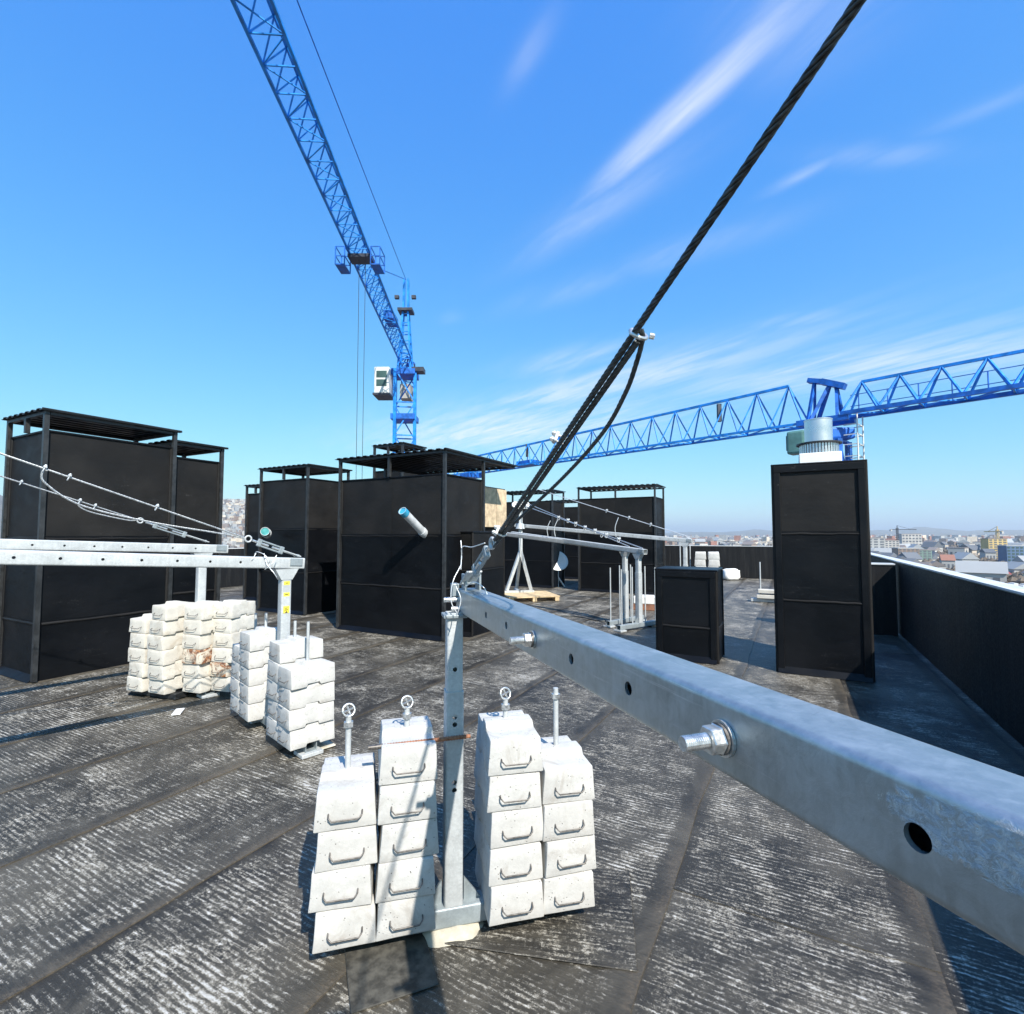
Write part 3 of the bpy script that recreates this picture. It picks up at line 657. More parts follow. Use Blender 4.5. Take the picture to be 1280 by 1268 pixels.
# ================================================================== COUNTERWEIGHT BLOCKS
BL, BW, BH = 0.33, 0.226, 0.140
def block_mesh(name, mat, seed, rough=0.0):
    top, n_ = BH-0.003, 0.024
    prof = [(-BL/2, 0), (-0.052, 0), (-0.044, n_-0.004), (0.044, n_-0.004), (0.052, 0), (BL/2, 0), (BL/2, top), (0.050, top), (0.040, top+n_), (-0.040, top+n_), (-0.050, top), (-BL/2, top)]
    bm = bmesh.new()
    A = []; B = []
    for (y, z) in prof:
        hw = BW/2-0.010*(z/top); A.append(bm.verts.new((-hw, y, z))); B.append(bm.verts.new((hw, y, z)))
    n = len(prof)
    for i in range(n): bm.faces.new((A[i], A[(i+1) % n], B[(i+1) % n], B[i]))
    # sides built from convex pieces so that the notch stays clean
    for S in (A, B):
        for q in ((0, 1, 10, 11), (1, 2, 9, 10), (2, 3, 8, 9), (3, 4, 7, 8), (4, 5, 6, 7)): bm.faces.new([S[i] for i in q])
    bmesh.ops.recalc_face_normals(bm, faces=bm.faces)
    ed = [e for e in bm.edges if e.calc_face_angle(0) > 0.4]
    bmesh.ops.bevel(bm, geom=ed, offset=0.005 if not rough else 0.006, segments=2, affect='EDGES', profile=0.5)
    if True:
        bmesh.ops.subdivide_edges(bm, edges=[e for e in bm.edges if e.calc_length() > 0.05], cuts=3 if rough else 2, use_grid_fill=True)
        bmesh.ops.triangulate(bm, faces=bm.faces)
        amp = 0.0042 if rough else 0.0026
        for v in bm.verts:
            q = v.co*11+Vector((seed*3.1, seed, 0)); d = noise.noise_vector(q)*amp+noise.noise_vector(v.co*34+Vector((seed, 0, 5)))*amp*0.4
            v.co += d
    me = bpy.data.meshes.new(name); bm.to_mesh(me); bm.free(); me.materials.append(MATS[mat])
    for p_ in me.polygons: p_.use_smooth = True
    me.set_sharp_from_angle(angle=R(26)); return me
BLOCKS = [block_mesh('concrete_block', 'concrete', s_) for s_ in range(5)]
ROUGH = [block_mesh('concrete_block', 'rough_concrete', s_+20, 1.0) for s_ in range(5)]
RUSTY = block_mesh('concrete_block', 'rusty_concrete', 41, 1.0)
def handle_mesh():
    w, o_, z0, z1 = 0.060, 0.020, 0.066, 0.046; y = -BL/2
    m = MB(); m.tube([(-w, y+0.012, z0+0.006), (-w, y-o_*0.55, z0-0.010), (-w+0.003, y-o_, z1+0.010), (-w+0.013, y-o_-0.003, z1), (w-0.013, y-o_-0.003, z1), (w-0.003, y-o_, z1+0.010), (w, y-o_*0.55, z0-0.010), (w, y+0.012, z0+0.006)], 0.0030, 6)
    me = m.mesh('handle'); me.materials.append(MATS['handle_steel']); return me
HANDLE = handle_mesh()
ORD = ['bottom', 'second', 'third', 'fourth', 'fifth', 'sixth', 'seventh', 'eighth']
brng = random.Random(21)
def column(P, azm, z0, n, where, kind=BLOCKS, group=None, handle=True, jit=1.0, adj='white concrete', rusty=()):
    """a pile of n interlocking blocks; P = centre of the pile on the roof"""
    for k in range(n):
        word = 'topmost' if k == n-1 else ('bottom' if k == 0 else ORD[k]+' from bottom')
        lab = f'{word} {adj} block {where}'
        a = azm+brng.uniform(-2.2, 2.2)*jit
        x = P[0]+brng.uniform(-0.007, 0.007)*jit; y = P[1]+brng.uniform(-0.007, 0.007)*jit
        me = RUSTY if k in rusty else kind[brng.randrange(len(kind))]
        o = bpy.data.objects.new('concrete_block', me); col.objects.link(o)
        o.location = (x, y, z0+k*BH); o.rotation_euler = (R(brng.uniform(-0.4, 0.4))*jit, R(brng.uniform(-0.4, 0.4))*jit, az_rz(a))
        tag(o, lab, 'block', group)
        if handle:
            h = bpy.data.objects.new('handle', HANDLE); col.objects.link(h); h.parent = o
            h.rotation_euler = (R(brng.uniform(-8, 12)), 0, 0)
            c_ = Vector((0, -BL/2, 0.07)); rot = Matrix.Rotation(h.rotation_euler[0], 3, 'X'); h.location = c_-rot @ c_

# ================================================================== RIGS
def rod_part(t, x, y, z0, z1, r=0.0125, eye=True, mat='galvanised_pale', nut=True):
    m = MB(); m.cyl((x, y, z0), (x, y, z1), r, 10); o = m.build('threaded_rod', mat, t)
    if nut:
        m = MB(); m.cyl((x, y, z1-0.045), (x, y, z1-0.025), r*1.75, 6, smooth=False); m.build('nut', 'bolt_zinc', o)
    if eye:
        e = MB(); c_ = Vector((x, y, z1+0.020)); nrm = Vector((0.25, -0.9, 0.35))
        e.ring(c_, nrm, 0.024, 0.0042, 18, 5); d = nrm.normalized(); xx = d.cross(Vector((0, 0, 1))).normalized(); yy = d.cross(xx)
        for q in (0.3, 1.87): e.bar(c_-(xx*math.cos(q)+yy*math.sin(q))*0.023, c_+(xx*math.cos(q)+yy*math.sin(q))*0.023, 0.005)
        e.build('ring_nut', 'bolt_zinc', o)
    return o
def base_frame(t, half, zb=0.035, zt=0.112, w=0.085, postw=0.09, feet=True):
    tb = round_tube(2*half, w, zt-zb, 0.010, 0.006, -half)
    o = tb.build('crossbar', 'galvanised', t); o.rotation_euler = (0, 0, R(90)); o.location = (0, 0, (zb+zt)/2); auto_smooth(o)
    for s_ in (-1, 1):
        MB().prism([(s_*postw/2, zt), (s_*(postw/2+0.07), zt), (s_*postw/2, zt+0.09)], -0.006, 0.006).build('gusset', 'galvanised', t)
        if feet:
            MB().box((s_*(half-0.04), 0, zb/2+0.004), (0.14, 0.16, zb-0.008)).build('foot', 'galvanised_pale', t, 0.004)
def post_parts(t, z0, z1, zs, holes=True, sticker=False, w0=0.09, w1=0.078):
    """telescopic post: wide lower tube up to zs, narrower upper tube above"""
    a = round_tube(zs-z0, w0, w0, 0.010, 0.006, 0); o = a.build('lower_post', 'galvanised_pale', t); o.rotation_euler = (R(90), 0, 0); o.location = (0, 0, z0)
    # tube is built along +y; stand it up
    o.rotation_euler = (R(90), 0, 0)
    c_ = MB()
    if holes:
        for z in (zs-z0-0.10, zs-z0-0.36): c_.cyl((0, z, -0.2), (0, z, 0.2), 0.010, 14); c_.cyl((0, z-0.03, -0.2), (0, z-0.03, 0.2), 0.010, 14)
        cut(o, c_)
    auto_smooth(o)
    b = round_tube(z1-zs+0.1, w1, w1, 0.010, 0.006, 0); u = b.build('upper_post', 'galvanised_pale', t); u.location = (0, 0, zs-0.1); u.rotation_euler = (R(90), 0, 0)
    if holes:
        c_ = MB(); c_.cyl((0, 0.19, -0.2), (0, 0.19, 0.2), 0.0095, 14); cut(u, c_)
    auto_smooth(u)
    MB().prism([(-w1/2-0.002, 0), (w1/2+0.002, 0), (w1/2+0.045, 0.0), (w1/2+0.002, -0.055)], -0.0, 0.0)
    return o, u
def head_flare(t, z, w1=0.078):
    m = MB(); a, b = w1/2+0.004, w1/2+0.052; h = 0.085
    V = [(-a, -a, z-h), (a, -a, z-h), (a, a, z-h), (-a, a, z-h), (-a-0.004, -b, z), (a+0.004, -b, z), (a+0.004, b, z), (-a-0.004, b, z)]
    m.add(V, [(0, 1, 5, 4), (1, 2, 6, 5), (2, 3, 7, 6), (3, 0, 4, 7), (0, 3, 2, 1), (4, 5, 6, 7)]); m.build('post_head', 'galvanised_pale', t)
def bolt_part(t, y, z, side, x_face, ln=0.042, r=0.0098, parent=None):
    """hex nut, washers and threaded end standing out of the beam's side"""
    m = MB(); s_ = side; m.cyl((x_face+s_*0.0005, y, z), (x_face+s_*0.005, y, z), r*2.3, 20, smooth=False); w = m.build('washer', 'bolt_zinc', parent or t)
    m = MB(); m.cyl((x_face+s_*0.006, y, z), (x_face+s_*0.0095, y, z), r*2.0, 20, smooth=False); m.build('spring_washer', 'handle_steel', parent or t)
    m = MB(); m.cyl((x_face+s_*0.010, y, z), (x_face+s_*0.026, y, z), r*1.85, 6, smooth=False); m.build('nut', 'bolt_zinc', parent or t, 0.0012, 1)
    n = 14; V = []; F = []; pts = []; x = 0.0
    while x < ln:
        for f, rr in ((0, 0.86), (0.5, 1.0)): pts.append((x+0.003*f, r*rr))
        x += 0.003
    pts.append((ln, r*0.9))
    for (xx, rr) in pts:
        for i in range(n): q = 2*math.pi*i/n; V.append((x_face+s_*(0.02+xx), y+rr*math.cos(q), z+rr*math.sin(q)))
    for k in range(len(pts)-1):
        for i in range(n): F.append((k*n+i, k*n+(i+1) % n, (k+1)*n+(i+1) % n, (k+1)*n+i))
    F.append(tuple((len(pts)-1)*n+i for i in range(n)))
    m = MB(); m.add(V, F); m.build('bolt_shank', 'bolt_zinc', parent or t)
def beam_part(t, S, y_rear, y_front, z, rise, hole_ys, bolts=(), yaw=0.0, hole_r=0.0105, mat='galvanised', sides=(-1,)):
    """square beam; y_rear > y_front in the rig's axes; z = centre height over the post (y=0); rises towards the front"""
    b = round_tube(y_rear-y_front, S, S, 0.011, 0.006, y_front, 6); o = b.build('beam', mat, t); auto_smooth(o, 25)
    if hole_ys:
        c_ = MB()
        for y in hole_ys: c_.cyl((-0.3, y, 0), (0.3, y, 0), hole_r, 18)
        cut(o, c_); auto_smooth(o, 25)
    o.location = (0, 0, z); o.rotation_euler = (-rise, 0, yaw)
    for y in bolts: bolt_part(t, y, 0, -1, -S/2, parent=o)
    return o

def rope_mesh(pts, r, mat, name, parent, strands=6, pitch=0.095, step=0.006, closed=False, seg=5):
    """laid wire rope: helical strands around a path"""
    P = [Vector(p) for p in pts]; L = [0.0]
    for i in range(1, len(P)): L.append(L[-1]+(P[i]-P[i-1]).length)
    total = L[-1]; n = max(4, int(total/step)); C = []; i = 0
    for k in range(n+1):
        s_ = total*k/n
        while i < len(P)-2 and L[i+1] < s_: i += 1
        f = (s_-L[i])/max(1e-9, L[i+1]-L[i]); C.append(P[i].lerp(P[i+1], f))
    m = MB(); frames = []; prev = None
    for k in range(n+1):
        d = (C[min(n, k+1)]-C[max(0, k-1)]).normalized()
        if prev is None: t_ = Vector((0, 0, 1)) if abs(d.z) < 0.9 else Vector((1, 0, 0)); x = d.cross(t_).normalized()
        else: x = (prev-d*prev.dot(d)).normalized()
        prev = x; frames.append((x, d.cross(x)))
    rs = r*0.36; rc = r-rs
    for q in range(strands):
        pts_ = []
        for k in range(n+1):
            a = 2*math.pi*(total*k/n/pitch)+2*math.pi*q/strands; x, y = frames[k]; pts_.append(C[k]+(x*math.cos(a)+y*math.sin(a))*rc)
        m.tube(pts_, rs, seg)
    return m.build(name, mat, parent)
def bez(pts, n=14):
    """Catmull-Rom through points"""
    P = [Vector(p) for p in pts]; P = [P[0]*2-P[1]]+P+[P[-1]*2-P[-2]]; out = []
    for i in range(1, len(P)-2):
        for k in range(n):
            t_ = k/n; a, b, c_, d = P[i-1], P[i], P[i+1], P[i+2]
            out.append(0.5*((2*b)+(c_-a)*t_+(2*a-5*b+4*c_-d)*t_*t_+(3*b-a-3*c_+d)*t_**3))
    out.append(P[-2]); return out
def clip_at(t, p, d, r, side, mat='bolt_zinc'):
    """U-bolt rope clip round two rope parts: saddle, bow and two nuts"""
    d = Vector(d).normalized(); s_ = Vector(side); s_ = (s_-d*s_.dot(d)).normalized(); w = d.cross(s_); p = Vector(p)
    o = MB().box((0, 0, 0), (1, 1, 1)) if False else None
    m = MB(); M = Matrix((w, d, s_)).transposed(); m.box(p+s_*(-1.4*r), (4.6*r, 2.6*r, 1.3*r), M); k = m.build('clip_saddle', mat, t, r*0.25, 1)
    pts = [p+w*(1.45*r)+s_*(-3.4*r), p+w*(1.45*r)+s_*(1.6*r)]+[p+w*(1.45*r*math.cos(q))+s_*(1.6*r+1.45*r*math.sin(q)) for q in [math.pi*i/8 for i in range(1, 8)]]+[p-w*(1.45*r)+s_*(1.6*r), p-w*(1.45*r)+s_*(-3.4*r)]
    m = MB(); m.tube(pts, r*0.50, 7); m.build('clip_bow', mat, k)
    for q in (-1, 1):
        m = MB(); m.cyl(p+w*(q*1.45*r)+s_*(-2.1*r), p+w*(q*1.45*r)+s_*(-3.0*r), r*0.95, 6, smooth=False); m.build('clip_nut', mat, k)
def turnbuckle(label, A, B, sc=1.0, mat='galvanised_pale', body_mat='galvanised'):
    """from the beam lug A to the rope eye B: fork, open body with two side bars, eye"""
    A, B = Vector(A), Vector(B); d = (B-A); ln = d.length; d.normalize(); x = d.cross(Vector((0, 0, 1))).normalized(); up = x.cross(d)
    t = thing('turnbuckle', label, 'turnbuckle', A); P = lambda s_, u=0.0, v=0.0: d*(s_*ln)+x*u+up*v
    for q in (-1, 1): MB().bar(P(-0.06, q*0.014*sc), P(0.30, q*0.014*sc), 0.008*sc, 0.040*sc, up=x).build('fork_plate', mat, t, 0.002, 1)
    m = MB(); m.cyl(P(0, -0.03*sc), P(0, 0.03*sc), 0.010*sc, 10); m.build('fork_pin', 'bolt_zinc', t)
    for q in (-1, 1): MB().bar(P(0.34, 0, q*0.018*sc), P(0.78, 0, q*0.018*sc), 0.014*sc, 0.011*sc).build('body_bar', body_mat, t, 0.003, 1)
    for s_ in (0.33, 0.78): MB().box(P(s_), (0.020*sc, 0.030*sc, 0.052*sc), Matrix((x, d, up)).transposed()).build('body_end', body_mat, t, 0.005, 1)
    m = MB(); m.cyl(P(0.22), P(0.52), 0.0075*sc, 8); m.cyl(P(0.60), P(0.92), 0.0075*sc, 8); m.build('screw', 'bolt_zinc', t)
    m = MB(); m.ring(P(1.0), x, 0.020*sc, 0.006*sc, 18, 7); m.build('eye', mat, t)
    return t

# ---- near rig -------------------------------------------------------------------------------------------------
NAZ = -14.5
NP = Vector((-0.242, 2.165, 0))
near = thing('suspension_rig', 'near galvanised rig whose beam runs past the camera on the right', 'rig', NP, az_rz(NAZ), 'roof suspension rigs')
def loc2w(P, azm, x, y, z=0.0):
    e1 = az_dir(azm); e2 = Vector((e1.y, -e1.x, 0)); return Vector((P[0], P[1], 0))+e2*x+e1*y+Vector((0, 0, z))
base_frame(near, 0.47, feet=False)
post_parts(near, 0.112, 1.275, 0.955, w0=0.075, w1=0.067)
# collar round the post top
MB().box((0, 0, 1.262), (0.098, 0.098, 0.014)).build('collar', 'galvanised', near, 0.003)
SB = 0.098
hole_rel = [0.232*k for k in range(0, 18)]
beam_rear = 0.055
hy = [-0.42-0.232*k for k in range(16)]
yawb = R(18.0-14.5)
nb = beam_part(near, SB, 0.07, -4.9, 1.326, R(0.85), [y for i, y in enumerate(hy)], bolts=(hy[2], hy[5]), yaw=yawb, hole_r=0.0115, mat='beam_zinc')
nb.location.x = 0.072
nb.location.z = 1.318
MB().box((0.0, 0.074, 0), (SB*0.98, 0.006, SB*0.98)).build('end_cap', 'galvanised_pale', nb)
for q in (-1, 1): MB().box((q*0.03, 0.0, SB/2+0.03), (0.010, 0.075, 0.072)).build('lug', 'galvanised', nb, 0.004)
m = MB(); m.cyl((-0.11, 0.035, 0.005), (-0.045, 0.035, 0.005), 0.011, 12); m.build('pin', 'bolt_zinc', nb)
m = MB(); m.cyl((-0.085, 0.0, -0.03), (-0.045, 0.0, -0.03), 0.011, 12); m.build('pin', 'bolt_zinc', nb)
MB().box((-0.06, 0.055, 0.045), (0.030, 0.05, 0.055)).build('clamp_plate', 'galvanised', nb, 0.004)
rods = [(-0.418, 0.872, True), (-0.187, 0.885, True), (0.232, 0.888, True), (0.463, 0.915, False)]
for (x, z1, eye) in rods: rod_part(near, x, 0.045, 0.10, z1, 0.0115, eye)
GN = 'counterweight blocks on the near rig'
for (x, n, w, dy) in ((-0.418, 4, 'in the leftmost near stack', 0.055), (-0.187, 5, 'in the near stack just left of the post', 0.055), (0.232, 5, 'in the near stack just right of the post', 0.03), (0.463, 4, 'in the rightmost near stack', 0.03)):
    Pw = loc2w(NP, NAZ, x, dy); column(Pw, NAZ, 0.086, n, w, BLOCKS, GN)
# front mast of the near rig, over the parapet behind the camera
m = MB(); m.bar((0.21, -3.15, 1.42), (0.21, -3.15, 2.82), 0.08); m.build('mast', 'galvanised', near)
m = MB(); m.bar((0.21, -3.15, 0.0), (0.21, -3.15, 1.30), 0.09); m.build('front_post', 'galvanised', near)
# rusty reinforcement bar through the post
rb = MB(); a_ = loc2w(NP, NAZ, -0.33, -0.055, 0.775); b_ = loc2w(NP, NAZ, 0.06, -0.06, 0.783)
pts = []; nseg = 60
rebar = thing('reinforcement_bar', 'rusty ribbed steel bar stuck through the near post above the blocks', 'steel bar', a_)
rb = MB(); rb.cyl((0, 0, 0), b_-a_, 0.0075, 10)
for k in range(1, 36): f = k/36; rb.ring((b_-a_)*f, (b_-a_), 0.0078, 0.0018, 10, 4)
rb.build('bar', 'rust', rebar)
m = MB(); m.cyl((a_-b_)*0.02, (b_-a_)*0.12, 0.0095, 10); m.build('taped_end', 'handle_steel', rebar)
# mortar mound and pads under the near rig
def blob(name, label, cat, c_, rx, ry, h, mat, azm, seed):
    V = [(0, 0, h)]; F = []; n = 28; rings = 5
    for k in range(1, rings+1):
        f = k/rings
        for i in range(n):
            q = 2*math.pi*i/n; w = 1+0.28*noise.noise(Vector((math.cos(q)*1.7, math.sin(q)*1.7, seed)))*f
            x, y = rx*f*w*math.cos(q), ry*f*w*math.sin(q); z = h*(1-f**2.2)*(1+0.5*noise.noise(Vector((x*25, y*25, seed))))
            V.append((x, y, z if k < rings else -0.004))
    for i in range(n): F.append((0, 1+i, 1+(i+1) % n))
    for k in range(rings-1):
        for i in range(n): F.append((1+k*n+i, 1+(k+1)*n+i, 1+(k+1)*n+(i+1) % n, 1+k*n+(i+1) % n))
    m = MB(); m.add(V, F, True); o = m.build(name, mat, None, loc=(c_[0], c_[1], 0.013), rz=az_rz(azm)); return tag(o, label, cat)
pc = loc2w(NP, NAZ, -0.06, -0.12); 
def slab(name, label, cat, c_, sx, sy, z0, h, mat, azm, bev=0.003):
    m = MB(); m.box((0, 0, h/2), (sx, sy, h)); o = m.build(name, mat, None, bev, 1, loc=(c_[0], c_[1], z0), rz=az_rz(azm)); return tag(o, label, cat)
slab('roofing_patch', 'square grey roofing patch under the leftmost near stack', 'patch', loc2w(NP, NAZ, -0.25, -0.13), 0.30, 0.30, 0.011, 0.006, 'pad_bitumen', -22)
slab('roofing_patch', 'large grey roofing patch under the right near stacks', 'patch', loc2w(NP, NAZ, 0.40, 0.02), 0.74, 0.56, 0.0115, 0.005, 'roof_patch', 10)
blob('mortar_bed', 'cream mortar bed under the near post base', 'mortar', loc2w(NP, NAZ, 0.0, 0.0), 0.15, 0.10, 0.030, 'mortar', NAZ, 3.3)

# ropes of the near rig
R0 = at(618, 675, 1.90); R1 = at(1077, -4, 0.512)
ANCH = at(585, 728, 2.165)
dirr = (R1-R0).normalized(); RT = R0+(R1-R0)*2.05
turnbuckle('open turnbuckle joining the near beam end to the dark wire rope', ANCH, R0-dirr*0.035, 1.0)
nr = thing('wire_rope', 'thick dark wire rope rising from the near beam to the top of the picture', 'rope', R0, 0)
rel = lambda p: Vector(p)-R0
RR = 0.0071
rope_mesh([rel(R0), rel(R1), rel(RT)], RR, 'dark_rope', 'main_rope', nr)
RC = R0+(R1-R0)*0.675
sidev = Vector((0.83, 0.25, -0.45)); sidev = (sidev-dirr*sidev.dot(dirr)).normalized()
rope_mesh(bez([rel(R0)+sidev*0.004, rel(R0+(RC-R0)*0.12)+sidev*0.0142, rel(R0+(RC-R0)*0.5)+sidev*0.0142, rel(RC)+sidev*0.0142]), RR, 'dark_rope', 'doubled_rope', nr)
bow = [at(617, 684, 1.90), at(640, 657, 1.78), at(700, 601, 1.46), at(752, 543, 1.22), at(781, 493, 1.08), at(796, 452, 1.0), at(803, 424, 0.965), at(801, 412, 0.955)]
rope_mesh(bez([rel(p) for p in bow]), RR*0.75, 'dark_rope', 'slack_rope', nr)
ring_c = R0+(R1-R0)*0.665
m = MB(); m.ring(rel(at(798, 418, 0.958)), (0.35, -0.75, 0.75), 0.0165, 0.0040, 22, 7); k = m.build('rope_ring', 'bolt_zinc', nr)
m = MB(); q0 = rel(at(812, 420, 0.958)); m.cyl(q0, q0+Vector((0.009, 0, -0.002)), 0.0055, 6, smooth=False); m.build('ring_nut', 'bolt_zinc', k)
clip_at(nr, rel(at(699, 549, 1.46))+Vector((0, 0, 0)), dirr, RR*1.1, sidev, 'galvanised_pale')
clip_at(nr, rel(R0+(R1-R0)*0.05), dirr, RR*1.1, sidev, 'galvanised_pale')
tw = thing('tie_wire', 'loops of thin silver wire twisted round the near beam end', 'wire', ANCH, 0)
def wire(pts, r=0.0022, name='wire', mat='zinc_wire', parent=None, origin=None): 
    m = MB(); m.tube([p-origin for p in bez(pts, 8)], r, 5); return m.build(name, mat, parent)
for pts in ([at(576, 707, 2.1), at(566, 728, 2.06), at(564, 752, 2.05), at(572, 768, 2.05)], [at(580, 735, 2.06), at(592, 728, 2.0), at(604, 734, 1.98), at(609, 743, 1.98)], [at(577, 700, 2.12), at(578, 684, 2.1), at(590, 684, 2.05), at(606, 679, 1.93)],
            [at(570, 733, 2.05), at(576, 750, 2.04), at(571, 770, 2.04)], [at(576, 712, 2.1), at(577, 690, 2.12), at(576, 676, 2.14)]): wire(pts, parent=tw, origin=ANCH)

# ---- generic rig with rope for the left and the back --------------------------------------------------------------
def rig(label, P, azm, S, zc, rise, y_rear, y_front, rodspec, base_half=0.56, sticker=False, zsplit=0.75, head=True, hole=0.205, hole0=0.0, base_y=0.0):
    t = thing('suspension_rig', label, 'rig', P, az_rz(azm), 'roof suspension rigs')
    base_frame(t, base_half)
    zt = zc-S/2-0.002
    post_parts(t, 0.112, zt-0.01, zsplit, holes=False)
    if head: head_flare(t, zt-0.001)
    hs = []; y = y_rear-0.08-hole0
    while y > y_front+0.05: hs.append(y); y -= hole
    b = beam_part(t, S, y_rear, y_front, zc, rise, hs, mat='galvanised_pale', hole_r=0.009)
    for q in (-1, 1): MB().box((q*(S/2+0.005), y_rear-0.07, 0.01), (0.008, 0.10, 0.06)).build('lug', 'galvanised', b, 0.003, 1)
    for (x, z1, eye) in rodspec: rod_part(t, x, base_y, 0.10, z1, 0.011, eye, nut=False)
    return t, b
def rig_rope(label, P, azm, y0, z0, y1, z1, r=0.006, mat='bright_rope', bow_h=0.10, clips=(0.30, 0.45, 0.60), dead=0.62, tb=0.32, tb_label='', x=0.0, laid=True):
    """turnbuckle at the beam's rear end, rope to the mast, doubled-back dead end with clips"""
    A = loc2w(P, azm, x, y0, z0); B = loc2w(P, azm, x, y1, z1); d = (B-A).normalized(); E = A+d*tb
    if tb_label: turnbuckle(tb_label, A, E-d*0.02, 1.15)
    t = thing('wire_rope', label, 'rope', E, 0); rl = lambda p: p-E
    dn = Vector((0, 0, -1)); dn = (dn-d*dn.dot(d)).normalized()
    if laid: rope_mesh([Vector((0, 0, 0)), B-E], r, mat, 'main_rope', t, step=0.012, seg=4)
    else:
        m = MB(); m.tube([Vector((0, 0, 0)), B-E], r, 6); m.build('main_rope', mat, t)
    L_ = (B-E).length; D = L_*dead
    pts = [dn*0.004, d*(D*0.15)+dn*0.030, d*(D*0.5)+dn*(0.03+bow_h*0.7), d*(D*0.8)+dn*(0.03+bow_h), d*(D*0.97)+dn*(0.03+bow_h*0.45), d*D+dn*0.014, d*(D*0.985)+dn*0.004]
    if laid: rope_mesh(bez(pts), r, mat, 'slack_rope', t, step=0.012, seg=4)
    else:
        m = MB(); m.tube(bez(pts), r, 5); m.build('slack_rope', mat, t)
    for c_ in clips: clip_at(t, d*(L_*c_), d, r*1.15, dn, 'zinc_wire')
    clip_at(t, d*D, d, r*1.25, dn, 'zinc_wire')
    return t

# left front rig
LP = Vector((-1.83, 4.15, 0)); LAZ = 44.0
lt, lb = rig('galvanised rig with yellow sticker on its post, left of the near stacks', LP, LAZ, 0.088, 1.368, R(3.5), 0.14, -3.4, ((-0.605, 0.90, False), (-0.37, 0.93, False), (0.212, 0.93, False), (0.44, 0.95, False)), base_half=0.53)
# yellow warning sticker on the post face toward the camera-right (+x side)
stk = MB(); stk.box((0.0, 0, 0), (0.0015, 0.05, 0.26)); so = stk.build('sticker', 'galvanised_pale', lt, loc=(0.0405, -0.0, 1.10))
for z in (0.11, 0.02, -0.10): 
    MB().box((0.0012, 0, z), (0.001, 0.048, 0.055 if z < 0 else 0.03)).build('sticker_band', 'yellow_label', so)
for (z, w) in ((-0.088, 0.022), (-0.103, 0.03), (0.02, 0.026), (0.11, 0.02)):
    MB().box((0.0022, 0, z), (0.001, w, 0.006)).build('print', 'label_black', so)
MB().prism([(-0.011, -0.125), (0.011, -0.125), (0, -0.110)], 0.0018, 0.0028, Matrix.Rotation(R(-90), 4, 'Z')).build('print', 'label_black', so)
GL = 'counterweight blocks on the left front rig'
column(loc2w(LP, LAZ, 0.44, 0), LAZ, 0.086, 4, 'in the nearest left-rig stack', BLOCKS, GL)
column(loc2w(LP, LAZ, 0.212, 0.01), LAZ, 0.086, 5, 'in front of the stickered post', BLOCKS, GL)
column(loc2w(LP, LAZ, -0.37, 0), LAZ, 0.086, 5, 'just behind the stickered post', BLOCKS, GL)
column(loc2w(LP, LAZ, -0.605, 0.01), LAZ, 0.086, 4, 'farthest behind the stickered post', BLOCKS, GL)
slab('mortar_bed', 'cream mortar bed under the left front stacks', 'mortar', loc2w(LP, LAZ, 0.35, 0.10), 0.34, 0.20, 0.011, 0.016, 'mortar', LAZ, 0.008)
rig_rope('silver wire rope from the stickered rig rising to the left edge', LP, LAZ, 0.09, 1.425, -3.2, 2.64, 0.0062, bow_h=0.11, clips=(0.20, 0.36), dead=0.40, tb=0.42, tb_label='silver turnbuckle at the end of the stickered rig beam')
ltw = thing('tie_wire', 'thin wire wound round the stickered rig beam near its post', 'wire', at(335, 700, 4.0), 0)
for pts in ([at(330, 692, 4.0), at(334, 706, 3.97), at(342, 716, 3.96), at(346, 722, 3.97)], [at(346, 694, 4.0), at(339, 706, 3.96), at(331, 712, 3.97)], [at(318, 693, 4.0), at(322, 690, 3.97), at(333, 696, 3.96), at(338, 711, 3.96)], [at(309, 703, 3.94), at(315, 700, 3.92), at(320, 692, 3.95)]):
    wire(pts, 0.003, parent=ltw, origin=at(335, 700, 4.0))
# left rear rig
QP = Vector((-3.20, 5.30, 0)); QAZ = 38.0
qt, qb = rig('galvanised rig standing behind the stickered rig among rough cream blocks', QP, QAZ, 0.088, 1.452, R(2.6), 0.24, -3.4, (), base_half=0.3, hole0=0.03)
BZ = 8.0
GQ = 'rough counterweight blocks on the left rear rig'
kw = dict(kind=ROUGH, group=GQ, jit=2.0, adj='rough cream')
column((-3.62, 5.24), 20, 0.07, 5, 'in the leftmost rough stack', **kw)
column((-3.36, 5.14), 22, 0.07, 6, 'in the tall rough stack left of the rear post', **kw)
column((-3.05, 5.18), 16, 0.07, 6, 'of the rusty-based stack by the rear post', rusty=(2,), **kw)
column((-2.82, 5.24), 14, 0.07, 6, 'of the rightmost rough stack', rusty=(1,), **kw)
slab('timber_bearer', 'dark timber bearer under the rough cream stacks', 'timber', (-3.5, 5.16), 0.62, 0.12, 0.012, 0.055, 'dark_steel', 20)
slab('paper_scrap', 'white scrap lying on the roof before the rough stacks', 'scrap', (-2.98, 4.66), 0.16, 0.07, 0.012, 0.012, 'sack_white', 70)
rig_rope('silver wire rope from the rear left rig rising past the leftmost shaft', QP, QAZ, 0.02, 1.53, -3.3, 2.70, 0.006, bow_h=0.03, clips=(0.12, 0.30, 0.48), dead=0.16, tb=0.62, tb_label='silver turnbuckle with rusty thread on the rear left rig beam')

